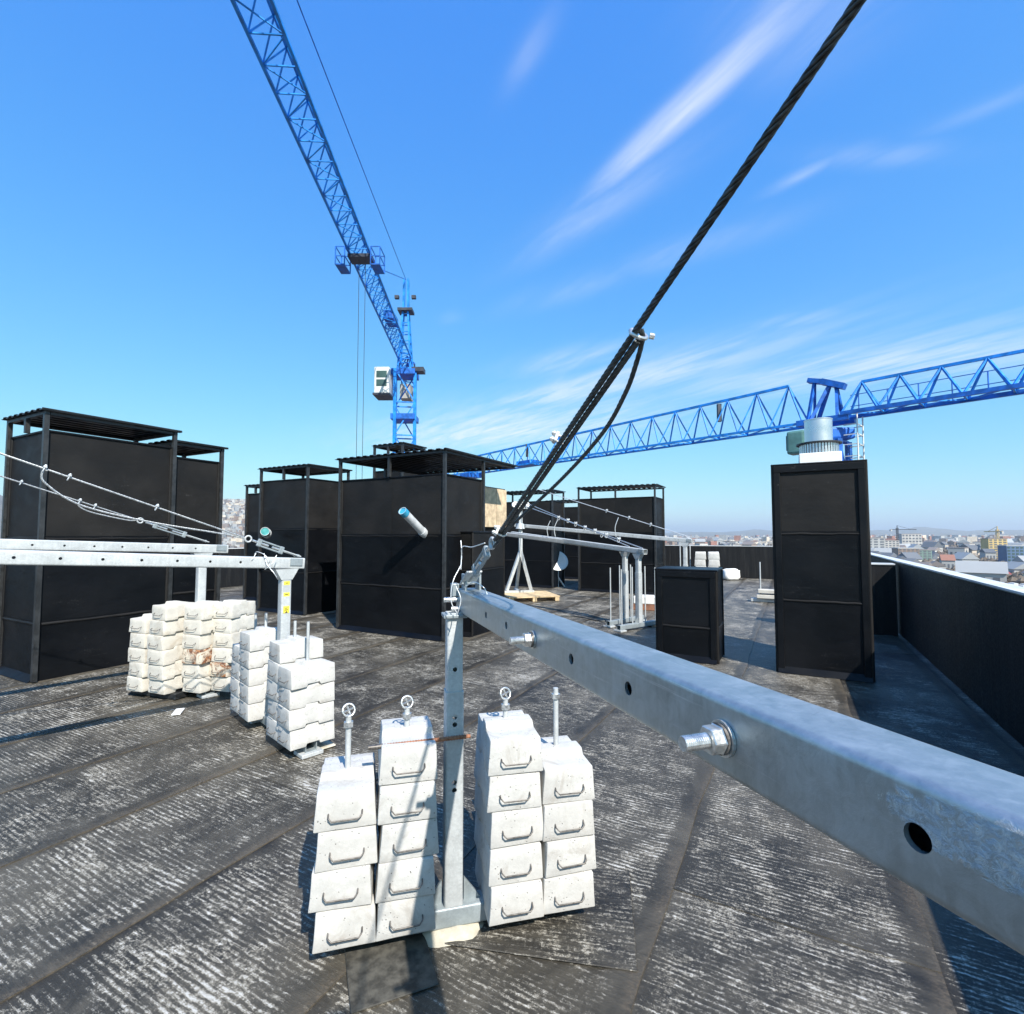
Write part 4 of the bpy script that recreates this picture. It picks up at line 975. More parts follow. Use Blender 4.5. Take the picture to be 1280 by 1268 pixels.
# ---- back rigs -----------------------------------------------------------------------------------------------------
B1 = Vector((2.15, 8.75, 0)); BAZ = 145.0           # rear end towards the camera side, beam runs away to the left
bt, bb = rig('empty galvanised rig with bare rods in front of the low black box', B1, BAZ, 0.088, 1.315, R(4.6), 0.16, -3.75, ((-0.42, 1.02, False), (-0.16, 1.05, False), (0.16, 1.05, False), (0.42, 1.02, False)), base_half=0.5, zsplit=0.95)
B2 = Vector((2.02, 9.20, 0))
b2t, b2b = rig('empty galvanised rig standing just behind the bare-rod rig', B2, BAZ-6, 0.088, 1.335, R(4.6), 0.16, -4.3, ((-0.42, 1.02, False), (-0.16, 1.05, False), (0.16, 1.05, False), (0.42, 1.02, False)), base_half=0.5, zsplit=0.95)
B3 = Vector((3.71, 11.0, 0)); B3AZ = 123.2
b3t, b3b = rig('galvanised rig weighted by white blocks behind the low black box', B3, B3AZ, 0.088, 1.465, R(4.9), 0.16, -4.35, ((-0.40, 1.35, False), (0.40, 1.35, False)), base_half=0.5, zsplit=0.95)
GB = 'counterweight blocks on the back rig'
column((4.04, 11.02), 20, 0.086, 8, 'in the far left stack behind the low box', BLOCKS, GB, handle=False)
column((4.29, 10.95), 20, 0.086, 8, 'in the far right stack behind the low box', BLOCKS, GB, handle=False)
# tripod mast
TP = Vector((0.20, 13.2, 0))
tm = thing('tripod_mast', 'white tripod stand with mast holding the far rig beam', 'mast', TP, R(10))
for (x, y) in ((-0.36, -0.12), (0.0, 0.45), (0.27, -0.12)): MB().bar((x, y, 0.18), (0.02, 0.0, 1.18), 0.07).build('leg', 'galvanised_pale', tm)
MB().bar((-0.42, -0.14, 0.14), (0.34, -0.14, 0.14), 0.08).build('foot_bar', 'galvanised_pale', tm)
MB().bar((-0.05, -0.1, 0.14), (-0.02, 0.55, 0.14), 0.07).build('foot_bar', 'galvanised_pale', tm)
MB().bar((0.02, 0, 1.10), (0.02, 0, 2.50), 0.085).build('mast_tube', 'galvanised_pale', tm)
m = MB(); m.cyl((0.02, 0, 1.74), (0.02, 0, 1.88), 0.13, 8, r2=0.075); m.build('collar', 'galvanised_pale', tm)
for z in (2.28, 2.42): MB().bar((-0.16, 0, z), (0.20, 0, z), 0.05).build('pulley_arm', 'galvanised_pale', tm)
for x in (-0.14, 0.18):
    m = MB(); m.cyl((x, -0.05, 2.36), (x, 0.05, 2.36), 0.07, 14); m.build('pulley', 'white_metal', tm)
pal = thing('pallet', 'yellow timber pallet under the tripod mast', 'pallet', (0.42, 12.75, 0.012), R(14))
for k in range(6): MB().box((-0.02, -0.5+0.2*k, 0.105), (1.25, 0.16, 0.028)).build('board', 'timber', pal)
for x in (-0.58, -0.02, 0.54): MB().box((x, 0, 0.046), (0.10, 1.15, 0.088)).build('bearer', 'timber', pal)
mt = TP+Vector((0.05, 0, 2.36))
def plain_rope(label, pts, r, mat='bright_rope', clips=()):
    P0 = Vector(pts[0]); t = thing('wire_rope', label, 'rope', P0, 0); m = MB(); m.tube([Vector(p)-P0 for p in pts], r, 6); m.build('main_rope', mat, t)
    d = (Vector(pts[-1])-P0)
    for c_ in clips: clip_at(t, d*c_, d.normalized(), r*1.5, (0, 0, -1), 'zinc_wire')
    return t
e1 = loc2w(B1, BAZ, 0, 0.10, 1.36); e2 = loc2w(B2, BAZ-6, 0, 0.10, 1.38); e3 = loc2w(B3, B3AZ, 0, 0.10, 1.52)
plain_rope('silver rope from the tripod mast down to the bare-rod rig', [mt, e1], 0.010, clips=(0.4, 0.55, 0.7, 0.78, 0.86))
plain_rope('silver rope from the tripod mast to the rig behind the bare-rod rig', [mt+Vector((0.1, 0, 0.05)), e2], 0.010, clips=(0.5, 0.66, 0.8))
plain_rope('thin rope sloping across the level-roofed shaft to the white block rig', [Vector((0.35, 13.6, 2.9)), e3+Vector((0.0, 0, 0.02))], 0.009, 'zinc_wire', clips=(0.55, 0.68, 0.8))
for (px_, py0, py1, yy) in ((685, 651, 671, 10.6), (694, 650, 671, 10.5), (770, 647, 672, 10.6)):
    wire_o = at(px_, py1, yy); t = thing('tie_wire', {685: 'left thin upright wire between the two far beams', 694: 'right thin upright wire between the two far beams', 770: 'thin bent wire standing on the far beam below the rope'}[px_], 'wire', wire_o, 0)
    wire([at(px_, py1, yy), at(px_-1, (py0+py1)/2, yy), at(px_+3, py0, yy)], 0.008, parent=t, origin=wire_o)

# ---- small things at the back ------------------------------------------------------------------------------------
ds = thing('satellite_dish', 'white dish on a short stand between the far shafts', 'dish', at(697, 722, 15.7)*1.0, R(-20)); ds.location.z = 0.012
def dish():
    V, F = [], []; n, rg = 24, 6
    for k in range(rg+1):
        r_ = 0.34*k/rg
        for i in range(n): q = 2*math.pi*i/n; V.append((r_*math.cos(q), -0.55*r_*r_, r_*math.sin(q)*1.05))
    for k in range(rg):
        for i in range(n): F.append((k*n+i, k*n+(i+1) % n, (k+1)*n+(i+1) % n, (k+1)*n+i))
    m = MB(); M = Matrix.Rotation(R(-40), 3, 'X') @ Matrix.Rotation(R(25), 3, 'Z'); m.add([M @ Vector(v)+Vector((0, -0.10, 0.76)) for v in V], F, True); return m
do = dish().build('dish', 'white_metal', ds); sm_ = do.modifiers.new('thick', 'SOLIDIFY'); sm_.thickness = 0.012
MB().bar((0, 0, 0), (0, 0, 0.72), 0.06).build('stand', 'white_metal', ds)
for (x, y) in ((-0.22, 0), (0.22, 0), (0, 0.22)): MB().bar((x, y, 0.0), (0, 0, 0.3), 0.035).build('leg', 'white_metal', ds)
def lump(name, label, cat, c_, sx, sy, sz, seed, mat='sack_white', rz=0.0):
    bm = bmesh.new(); bmesh.ops.create_icosphere(bm, subdivisions=3, radius=1)
    for v in bm.verts:
        p_ = v.co.copy(); q = Vector((math.copysign(abs(p_.x)**0.6, p_.x), math.copysign(abs(p_.y)**0.6, p_.y), math.copysign(abs(p_.z)**0.65, p_.z)))
        q *= 1+0.14*noise.noise(p_*2.2+Vector((seed, 0, 0)))+0.05*noise.noise(p_*6+Vector((seed, 3, 0))); v.co = Vector((q.x*sx/2, q.y*sy/2, max(q.z, -0.85)*sz/2+sz*0.43))
    me = bpy.data.meshes.new(name); bm.to_mesh(me); bm.free(); me.materials.append(MATS[mat])
    for p_ in me.polygons: p_.use_smooth = True
    return tag(link_mesh(name, me, None, (c_[0], c_[1], 0.012), (0, 0, rz)), label, cat)
lump('sack', 'white sack lying left against the far parapet', 'sack', at(899, 720, 18.3), 0.42, 0.3, 0.38, 2.0)
lump('sack', 'larger white sack lying right against the far parapet', 'sack', at(914, 721, 17.9), 0.62, 0.34, 0.42, 5.0, rz=0.3)
wb = thing('foam_slab', 'white slab resting on brown timber right of the bare rods', 'slab', (2.92, 11.0, 0.012), R(-20))
for y in (-0.16, 0.16): MB().box((0, y, 0.06), (0.62, 0.10, 0.12)).build('bearer', 'brown_timber', wb)
MB().box((0, 0, 0.20), (0.60, 0.42, 0.15)).build('slab', 'sack_white', wb, 0.015)
rk = thing('rod_base', 'two bare rods on a base with stacked slabs left of the chimney', 'rod base', (6.02, 12.1, 0.012), R(-28))
for x in (-0.17, 0.17): rod_part(rk, x, 0, 0.0, 0.93, 0.016, False, nut=False)
MB().box((0, 0, 0.04), (0.75, 0.14, 0.07)).build('crossbar', 'galvanised_pale', rk)
for k, z in enumerate((0.08, 0.20)): MB().box((0.03*k, 0, z+0.05), (0.50, 0.26, 0.085)).build('slab', 'rough_concrete', rk, 0.01)
cb_ = thing('power_cable', 'black cable snaking over the roof behind the near beam', 'cable', (1.0, 9.4, 0.016), 0)
m = MB(); m.tube(bez([(-0.9, 0.9, 0), (-0.3, 0.5, 0), (0.2, 0.6, 0), (0.6, 0.1, 0), (1.0, 0.1, 0), (1.4, -0.5, 0)]), 0.012, 6); m.build('cable_run', 'dark_rope', cb_)

# ================================================================== CRANES
def lattice_square(m, a, b, w, n, r, rd, up=(0, 0, 1), side=None):
    """square lattice column/box girder from a to b"""
    a, b = Vector(a), Vector(b); d = (b-a).normalized(); x = (Vector(side)-d*Vector(side).dot(d)).normalized(); y = d.cross(x)
    C = [(x*i+y*j)*(w/2) for i, j in ((-1, -1), (1, -1), (1, 1), (-1, 1))]
    for c_ in C: m.bar(a+c_, b+c_, r*2)
    for k in range(n):
        p, q = a.lerp(b, k/n), a.lerp(b, (k+1)/n)
        for i in range(4):
            j = (i+1) % 4; s_, e_ = (C[i], C[j]) if (k+i) % 2 else (C[j], C[i])
            m.bar(p+s_, q+e_, rd*2); m.bar(q+C[i], q+C[j], rd*2)
def lattice_tri(m, a, b, w, h, n, r, rd, up=Vector((0, 0, 1)), taper=1.0):
    """triangular jib: two bottom chords, one top chord. returns nothing"""
    a, b = Vector(a), Vector(b); d = (b-a).normalized(); x = d.cross(up).normalized()
    def pt(f, k):
        s_ = 1+(taper-1)*f; p = a.lerp(b, f); return p+(x*(w/2*k) if k else up*(h*s_))
    m.bar(pt(0, -1), pt(1, -1), r*2); m.bar(pt(0, 1), pt(1, 1), r*2); m.bar(pt(0.5/n, 0), pt(1-0.5/n, 0), r*2.2)
    for k in range(n):
        f0, f1, fm = k/n, (k+1)/n, (k+0.5)/n
        for s_ in (-1, 1): m.bar(pt(f0, s_), pt(fm, 0), rd*2); m.bar(pt(fm, 0), pt(f1, s_), rd*2)
        m.bar(pt(f0, -1), pt(f0, 1), rd*1.8); m.bar(pt(f0, -1 if k % 2 else 1), pt(f1, 1 if k % 2 else -1), rd*1.6)
    m.bar(pt(1, -1), pt(1, 1), rd*2)

# crane 1: tower left of centre, jib passing overhead on the left
T1 = Vector((-9.1, 43.0, 0)); JH = 16.6
c1 = thing('tower_crane', 'blue tower crane whose long jib reaches overhead at the upper left', 'crane', (T1.x, T1.y, GROUND_Z), 0)
o1 = Vector((T1.x, T1.y, GROUND_Z)); rel1 = lambda p: Vector(p)-o1
m = MB(); lattice_square(m, rel1((T1.x, T1.y, GROUND_Z)), rel1((T1.x, T1.y, JH-1.2)), 1.65, 17, 0.12, 0.05, side=(1, 0.2, 0)); m.build('mast', 'crane_blue', c1)
for z in (JH-1.4, JH-5.2, JH-9.8): MB().box(rel1((T1.x, T1.y, z)), (2.0, 2.0, 0.45)).build('mast_collar', 'crane_deep_blue', c1)
J0 = Vector((T1.x+0.05, T1.y-0.6, JH-0.2)); J1 = Vector((-6.55, 3.0, JH-0.2))
m = MB(); lattice_tri(m, rel1(J0), rel1(J1), 1.08, 1.15, 38, 0.048, 0.023); m.build('jib', 'crane_blue', c1)
m = MB(); lattice_tri(m, rel1((T1.x, T1.y+0.6, JH-0.2)), rel1((T1.x-1.3, T1.y+8.0, JH-0.2)), 1.3, 0.9, 4, 0.06, 0.04); m.build('counter_jib', 'crane_deep_blue', c1)
MB().box(rel1((T1.x-1.3, T1.y+7.0, JH-1.1)), (1.0, 1.8, 1.4)).build('ballast', 'bare_concrete', c1)
m = MB()
for (sx, sy) in ((-0.55, -0.55), (0.55, -0.55), (0.55, 0.55), (-0.55, 0.55)):
    m.bar(rel1((T1.x+sx, T1.y+sy, JH-1.2)), rel1((T1.x+sx*0.35, T1.y+sy*0.35, JH+4.4)), 0.14); m.bar(rel1((T1.x+sx*0.35, T1.y+sy*0.35, JH+4.4)), rel1((T1.x+sx*0.3, T1.y+sy*0.3, JH+6.9)), 0.13)
for k in range(7):
    z = JH-1+0.8*k; f = 1-0.65*(z-JH+1.2)/5.6; s_ = 0.55*f
    for (a_, b_) in (((-1, -1), (1, -1)), ((1, -1), (1, 1)), ((1, 1), (-1, 1)), ((-1, 1), (-1, -1))): m.bar(rel1((T1.x+a_[0]*s_, T1.y+a_[1]*s_, z)), rel1((T1.x+b_[0]*s_, T1.y+b_[1]*s_, z)), 0.07)
m.build('tower_head', 'crane_blue', c1)
MB().box(rel1((T1.x, T1.y, JH+4.1)), (1.25, 1.1, 0.22)).build('platform', 'crane_dark', c1)
for sx in (-1, 1): MB().box(rel1((T1.x+sx*0.72, T1.y-0.3, JH+5.2)), (0.36, 0.3, 0.26)).build('floodlight', 'crane_dark', c1)
MB().box(rel1((T1.x+1.2, T1.y-0.4, JH-1.2)), (1.0, 1.0, 0.35)).build('side_platform', 'crane_dark', c1)
cabt = MB(); cabt.box(rel1((T1.x-1.62, T1.y-0.7, JH-2.35)), (1.25, 1.7, 2.25)); cab1 = cabt.build('cab', 'crane_cab', c1, 0.08)
for k in range(2): MB().box(rel1((T1.x-1.62, T1.y-1.56, JH-1.85-0.72*k)), (0.85, 0.03, 0.55)).build('window', 'cab_glass', cab1)
MB().box(rel1((T1.x-1.62, T1.y-0.7, JH-3.5)), (1.4, 1.9, 0.16)).build('cab_floor', 'crane_dark', c1)
# trolley with baskets under the jib
ft = 0.40; TR = J0.lerp(J1, ft)
MB().box(rel1(TR+Vector((0, 0, -0.10))), (1.25, 0.8, 0.18)).build('trolley', 'crane_dark', c1)
for sx in (-1, 1):
    m = MB(); cx_ = TR+Vector((sx*0.92, -0.2, -0.30))
    m.box(rel1(cx_+Vector((0, 0, -0.45))), (0.5, 1.0, 0.06))
    for (x, y) in ((-0.24, -0.48), (0.24, -0.48), (0.24, 0.48), (-0.24, 0.48)): m.bar(rel1(cx_+Vector((x, y, -0.45))), rel1(cx_+Vector((x, y, 0.5))), 0.05)
    for z in (0.0, 0.5): 
        for (a_, b_) in (((-0.24, -0.48), (0.24, -0.48)), ((0.24, -0.48), (0.24, 0.48)), ((0.24, 0.48), (-0.24, 0.48)), ((-0.24, 0.48), (-0.24, -0.48))): m.bar(rel1(cx_+Vector((*a_, z))), rel1(cx_+Vector((*b_, z))), 0.04)
    m.build('trolley_basket', 'crane_deep_blue', c1)
for dx in (-0.12, 0.22):
    m = MB(); m.bar(rel1(TR+Vector((dx, 0, -0.2))), rel1(TR+Vector((dx*0.9, 0.05, -16.0))), 0.022); m.build('hoist_rope', 'dark_rope', c1)
MB().box(rel1(TR+Vector((0.05, 0, -16.4))), (0.7, 0.3, 0.9)).build('hook_block', 'crane_deep_blue', c1, 0.08)
top = Vector((T1.x, T1.y-0.2, JH+6.8))
m = MB(); m.bar(rel1(top), rel1(J0.lerp(J1, 0.96)+Vector((0.3, 0, 1.3))), 0.035); m.bar(rel1(top), rel1(J0.lerp(J1, 0.31)+Vector((0, 0, 1.35))), 0.05); m.build('pendant_line', 'crane_deep_blue', c1)
gear = J0.lerp(J1, 0.72); 
for f in (0.745, 0.762): MB().box(rel1(J0.lerp(J1, f)+Vector((0.05, 0, 0.35))), (0.55, 0.7, 0.4)).build('winch_gear', 'crane_dark', c1, 0.05)
MB().box(rel1(J0.lerp(J1, 0.17)+Vector((0, 0, 0.5))), (0.7, 1.6, 0.6)).build('winch_gear', 'crane_deep_blue', c1, 0.05)

# crane 2: flat-top behind the chimney
H2 = at(1032, 528, 27.0); JA = -42.0
jd = az_dir(JA); c2o = Vector((H2.x, H2.y, GROUND_Z))
c2 = thing('tower_crane', 'blue flat-top tower crane behind the chimney with jib across the right', 'crane', c2o, 0)
r2 = lambda p: Vector(p)-c2o
zb = H2.z; sidej = Vector((jd.y, -jd.x, 0))
m = MB(); lattice_square(m, r2((H2.x, H2.y, GROUND_Z)), r2((H2.x, H2.y, zb-1.1)), 1.6, 16, 0.12, 0.05, side=jd); m.build('mast', 'crane_deep_blue', c2)
JL0 = Vector((H2.x, H2.y, zb))+jd*0.9; JL1 = Vector((H2.x, H2.y, zb))+jd*36
m = MB(); lattice_tri(m, r2(JL0), r2(JL1), 1.25, 2.35, 20, 0.062, 0.036, taper=0.62); m.build('jib', 'crane_blue', c2)
CJ0 = Vector((H2.x, H2.y, zb+0.2))-jd*0.9; CJ1 = Vector((H2.x, H2.y, zb+0.25))-jd*13.5
m = MB(); lattice_tri(m, r2(CJ0), r2(CJ1), 1.4, 1.6, 8, 0.06, 0.042); m.build('counter_jib', 'crane_blue', c2)
m = MB(); 
for s_ in (-0.7, 0.7): m.bar(r2(CJ0+sidej*s_), r2(CJ1+sidej*s_), 0.16, 0.20)
m.build('counter_jib_girder', 'crane_deep_blue', c2)
m = MB()
for s_ in (1.05,):
    for zz in (0.65, 1.25): m.bar(r2(CJ0+sidej*s_+Vector((0, 0, zz))), r2(CJ1+sidej*s_+Vector((0, 0, zz))), 0.035)
    for k in range(10): p_ = CJ0.lerp(CJ1, (k+0.3)/10)+sidej*s_; m.bar(r2(p_), r2(p_+Vector((0, 0, 1.25))), 0.04)
m.build('walkway_railing', 'crane_deep_blue', c2)
MB().box(r2(CJ1+Vector((0, 0, -0.6))+jd*1.0), (1.5, 1.6, 2.4)).build('ballast', 'bare_concrete', c2)
hd = MB(); c0 = Vector((H2.x, H2.y, zb))
for s_ in (-0.55, 0.55):
    hd.bar(r2(c0+sidej*s_+jd*0.7), r2(c0+jd*0.45+Vector((0, 0, 2.40))), 0.13); hd.bar(r2(c0+sidej*s_-jd*0.7), r2(c0-jd*0.55+Vector((0, 0, 1.78))), 0.15); hd.bar(r2(c0+sidej*s_+jd*0.6), r2(c0-jd*0.3+Vector((0, 0, 2.1))), 0.16)
hd.bar(r2(c0+jd*0.75+Vector((0, 0, 2.40))), r2(c0+jd*0.1+Vector((0, 0, 2.2))), 0.5, 0.24); hd.bar(r2(c0+jd*0.1+Vector((0, 0, 2.2))), r2(c0-jd*0.95+Vector((0, 0, 1.72))), 0.5, 0.30)
for s_ in (-0.6, 0.6): hd.bar(r2(c0+sidej*s_+jd*1.2), r2(c0+sidej*s_-jd*1.2), 0.3, 0.3)
hd.build('tower_head', 'crane_deep_blue', c2)
MB().box(r2(c0+Vector((0, 0, -0.75))), (1.9, 1.9, 0.6)).build('slewing_ring', 'crane_deep_blue', c2, 0.1)
cabp = c0+jd*1.15-sidej*0.75+Vector((0, 0, -1.05)); cb2 = MB().box(r2(cabp), (0.75, 0.9, 1.25), Matrix.Rotation(-R(JA), 3, 'Z')).build('cab', 'cab_green', c2, 0.12)
MB().box(r2(cabp+jd*0.46), (0.6, 0.03, 0.8), Matrix.Rotation(-R(JA), 3, 'Z')).build('window', 'cab_glass', cb2)
m = MB(); pl = c0-jd*1.55
for z in (-0.4, -0.9, -1.4, -2.0):
    for k in range(2): m.bar(r2(pl+sidej*(0.5-k)+Vector((0, 0, z))), r2(pl+sidej*(0.5-k)+jd*0.6+Vector((0, 0, z))), 0.045)
    m.bar(r2(pl+sidej*0.5+Vector((0, 0, z))), r2(pl-sidej*0.5+Vector((0, 0, z))), 0.045)
for k in range(2): m.bar(r2(pl+sidej*(0.5-k)+Vector((0, 0, -2.6))), r2(pl+sidej*(0.5-k)+Vector((0, 0, 0.1))), 0.05)
m.build('ladder_platform', 'crane_cab', c2)
tq = c0+jd*31.0; MB().box(r2(tq+Vector((0, 0, -0.25))), (1.5, 1.5, 0.4), Matrix.Rotation(-R(JA), 3, 'Z')).build('trolley', 'crane_deep_blue', c2)
tq = c0+jd*23.0
MB().box(r2(tq+Vector((0, 0, 0.15))), (0.9, 2.0, 0.45), Matrix.Rotation(-R(JA), 3, 'Z')).build('winch_gear', 'crane_deep_blue', c2)
for f in (0.14, 0.63): p_ = JL0.lerp(JL1, f); MB().box(r2(p_+Vector((0, 0, 1.6*(1-0.3*f)))), (0.22, 0.22, 1.1)).build('tie_box', 'crane_dark', c2)

# ================================================================== CITY
CW = {}
for nm, c_ in (('city_white', (0.46, 0.44, 0.41)), ('city_cream', (0.58, 0.50, 0.40)), ('city_grey', (0.38, 0.38, 0.37)), ('city_brown', (0.26, 0.19, 0.15)), ('city_red', (0.30, 0.045, 0.05)), ('city_blue', (0.08, 0.14, 0.24)),
               ('city_yellow', (0.50, 0.37, 0.16)), ('city_green', (0.16, 0.24, 0.21)), ('city_roof', (0.20, 0.17, 0.16)), ('city_slate', (0.11, 0.12, 0.14)), ('city_tile', (0.30, 0.14, 0.10)), ('city_tin', (0.33, 0.34, 0.345))):
    simple(nm, c_, 0.8, 0, 0.18, 0.08)
def mat_twigs():
    t = NT('bare_tree'); v = t.coord(); a = t.noise(v, 0.35, 6, 0.8); t.col(t.mix(t.mr(a, 0.35, 0.65), (0.085, 0.065, 0.048), (0.17, 0.135, 0.105))); t.rough(1.0)
mat_twigs()
def house_mesh(seed, wall, roofm):
    rng = random.Random(seed); w, d, h = 1.0, rng.uniform(0.7, 1.5), rng.uniform(0.45, 0.9)
    flat = rng.random() < 0.35
    m = MB(); m.box((0, 0, h/2), (w, d, h)); n0 = len(m.f)
    if flat: m.box((0, 0, h+0.03), (w*1.02, d*1.02, 0.06))
    else: m.prism([(-w*0.56, h), (w*0.56, h), (0, h+rng.uniform(0.3, 0.5))], -d*0.54, d*0.54)
    n1 = len(m.f)
    for k in range(3):
        m.box((-w*0.3+w*0.3*k, -d/2-0.004, h*0.55), (w*0.14, 0.01, h*0.32)); m.box((w/2+0.004, -d*0.3+d*0.3*k, h*0.55), (0.01, d*0.14, h*0.32)); m.box((-w/2-0.004, -d*0.3+d*0.3*k, h*0.55), (0.01, d*0.14, h*0.32))
    me = m.mesh('city_house'); me.materials.append(MATS[wall]); me.materials.append(MATS[roofm]); me.materials.append(MATS['city_slate'])
    for i, p_ in enumerate(me.polygons): p_.material_index = 0 if i < n0 else (1 if i < n1 else 2)
    return me
HOUSE = []; walls = ['city_white', 'city_white', 'city_cream', 'city_grey', 'city_brown']; roofs = ['city_roof', 'city_slate', 'city_tile', 'city_tin', 'city_roof', 'city_tin']
for k in range(14):
    wl_ = walls[k % 5]; HOUSE.append((house_mesh(100+k, wl_, roofs[k % 6]), {'city_white': 'white', 'city_cream': 'cream', 'city_grey': 'grey', 'city_brown': 'brown'}[wl_], {'city_roof': 'dull brown', 'city_slate': 'dark slate', 'city_tile': 'reddish tile', 'city_tin': 'pale metal'}[roofs[k % 6]]))
crng = random.Random(5); placed = []
def place_house(a, Y, s_, k):
    me, w_, r_ = HOUSE[k]; o = bpy.data.objects.new('city_house', me); col.objects.link(o)
    o.location = (Y*math.tan(R(a)), Y, GROUND_Z); o.scale = (s_, s_, s_*crng.uniform(0.75, 1.15)); o.rotation_euler = (0, 0, crng.uniform(0, 6.28))
    side = 'left of the chimney' if a < 30 else ('just right of the chimney' if a < 37 else ('midway along the right parapet' if a < 42 else 'toward the right edge'))
    far = 'just beyond the parapet' if Y < 560 else ('halfway out' if Y < 1150 else 'near the horizon')
    tag(o, f'tiny {w_} house with {r_} roof, {far}, {side}', 'house', f'{w_} {r_}-roofed houses {far} {side}')
cnt = 0
while cnt < 230:
    zone = crng.random(); a = crng.uniform(33.5, 46.2) if zone < 0.80 else crng.uniform(16.5, 28.5)
    Y = 330*(7.5**(crng.random()**0.75)) if zone < 0.80 else 900*(2.6**crng.random())
    X = Y*math.tan(R(a)); s_ = crng.uniform(9, 17)*(1 if crng.random() < 0.85 else 1.5)
    if any((X-x)**2+(Y-y)**2 < (0.9*(s_+q))**2*0.5 for x, y, q in placed): continue
    placed.append((X, Y, s_)); place_house(a, Y, s_, crng.randrange(14)); cnt += 1
# distant mass of roofs and bare trees (beyond counting)
def city_mass():
    rng = random.Random(9); by = {}
    def addb(mat, c_, sx, sy, h, q):
        m = by.setdefault(mat, MB()); M = Matrix.Rotation(q, 3, 'Z'); m.box((c_[0], c_[1], c_[2]+h/2), (sx, sy, h), M)
    for k in range(5200):
        a = rng.uniform(-36, 47) if rng.random() < 0.35 else (rng.uniform(33, 46.5) if rng.random() < 0.75 else rng.uniform(15, 29))
        Y = 1500*(4.4**rng.random()); X = Y*math.tan(R(a)); s_ = rng.uniform(9, 24); h = rng.uniform(5, 13)*(1 if rng.random() < 0.93 else 2.4)
        addb(rng.choice(['city_white', 'city_white', 'city_cream', 'city_grey', 'city_brown', 'city_roof', 'city_tin', 'city_tile']), (X, Y, GROUND_Z), s_, s_*rng.uniform(0.7, 1.6), h, rng.uniform(0, 3))
    # houses on the left hillside
    for k in range(1500):
        a = rng.uniform(-36, -22); f = rng.random(); r_ = 1500+2100*f
        hh = 235*max(0, min(1, (-a-14)/10.0))*math.sin(f*math.pi/2); s_ = rng.uniform(8, 18)
        addb(rng.choice(['city_white', 'city_cream', 'city_grey', 'city_brown', 'city_roof', 'city_tin']), (r_*math.sin(R(a)), r_*math.cos(R(a)), GROUND_Z-8+hh*0.97), s_, s_, rng.uniform(10, 18), rng.uniform(0, 3))
    for mat, m in by.items():
        o = m.build('distant_city', mat); nm = {'city_white': 'white', 'city_cream': 'cream', 'city_grey': 'grey', 'city_brown': 'brown', 'city_roof': 'dull brown roofed', 'city_tin': 'pale metal roofed', 'city_tile': 'red tile roofed'}[mat]
        tag(o, f'mass of far-off {nm} buildings along the horizon', 'buildings', kind='stuff')
    m = MB()
    ico = [Vector(v) for v in ((0, 0, 1), (0.89, 0, 0.45), (0.28, 0.85, 0.45), (-0.72, 0.53, 0.45), (-0.72, -0.53, 0.45), (0.28, -0.85, 0.45))]
    for k in range(5200):
        a = rng.uniform(33, 46.5) if rng.random() < 0.7 else rng.uniform(-36, 30); Y = 300*(14**(rng.random()**0.8)); X = Y*math.tan(R(a)); s_ = rng.uniform(2.0, 4.5)
        P_ = Vector((X, Y, GROUND_Z)); V = [P_+Vector((v.x*s_*rng.uniform(0.7, 1.2), v.y*s_*rng.uniform(0.7, 1.2), s_*(0.6+1.2*v.z)+rng.uniform(-0.5, 0.5))) for v in ico]+[P_]
        m.add(V, [(0, 1, 2), (0, 2, 3), (0, 3, 4), (0, 4, 5), (0, 5, 1), (6, 2, 1), (6, 3, 2), (6, 4, 3), (6, 5, 4), (6, 1, 5)])
    tag(m.build('bare_trees', 'bare_tree'), 'brown mass of bare trees between the distant houses', 'trees', kind='stuff')
city_mass()
def at_g(px, Y): return ((px-640)/640.0*Y, Y)
def block_building(label, px0, px1, Y, ytop, wallm, floors, bays, winm='city_slate', roofm='city_roof', depth=14.0, band=None):
    x0, x1 = at_g(px0, Y)[0], at_g(px1, Y)[0]; ztop = at(px0, ytop, Y).z; h = ztop-GROUND_Z; w = x1-x0
    t = thing('city_building', label, 'building', ((x0+x1)/2, Y, GROUND_Z), R(-12))
    MB().box((0, depth/2, h/2), (w, depth, h)).build('wall', wallm, t); MB().box((0, depth/2, h+0.4), (w*1.02, depth*1.02, 0.8)).build('roof', roofm, t)
    me = MB().box((0, 0, 0), (w/bays*0.6, 0.3, h/floors*0.5)).mesh('window'); me.materials.append(MATS[winm])
    for i in range(floors):
        z = h*(i+0.55)/floors
        if z < h*0.25: continue
        for j in range(bays): link_mesh('window', me, t, (-w/2+w*(j+0.5)/bays, -0.1, z))
    return t
block_building('pale grey city block rising just right of the chimney', 1084, 1104, 640, 673, 'city_grey', 9, 3)
block_building('bright white city block right of the pale grey one', 1106, 1122, 760, 676, 'city_white', 8, 4)
block_building('brown unfinished city block with dark openings', 1123, 1146, 560, 686, 'city_brown', 7, 5, roofm='city_grey')
block_building('dull green netted city block right of the brown one', 1147, 1162, 570, 688, 'city_green', 6, 3)
block_building('yellow scaffolded tower block under a distant crane', 1236, 1256, 620, 674, 'city_yellow', 10, 4)
block_building('blue glazed city block at the right edge', 1259, 1286, 560, 683, 'city_blue', 6, 6, 'cab_glass', 'city_tin')
block_building('wide white city block far behind the tall chimney', 1128, 1150, 980, 668, 'city_white', 6, 6)
block_building('low grey workshop at the right edge above the parapet', 1258, 1296, 400, 714, 'city_grey', 2, 5, roofm='city_tin')
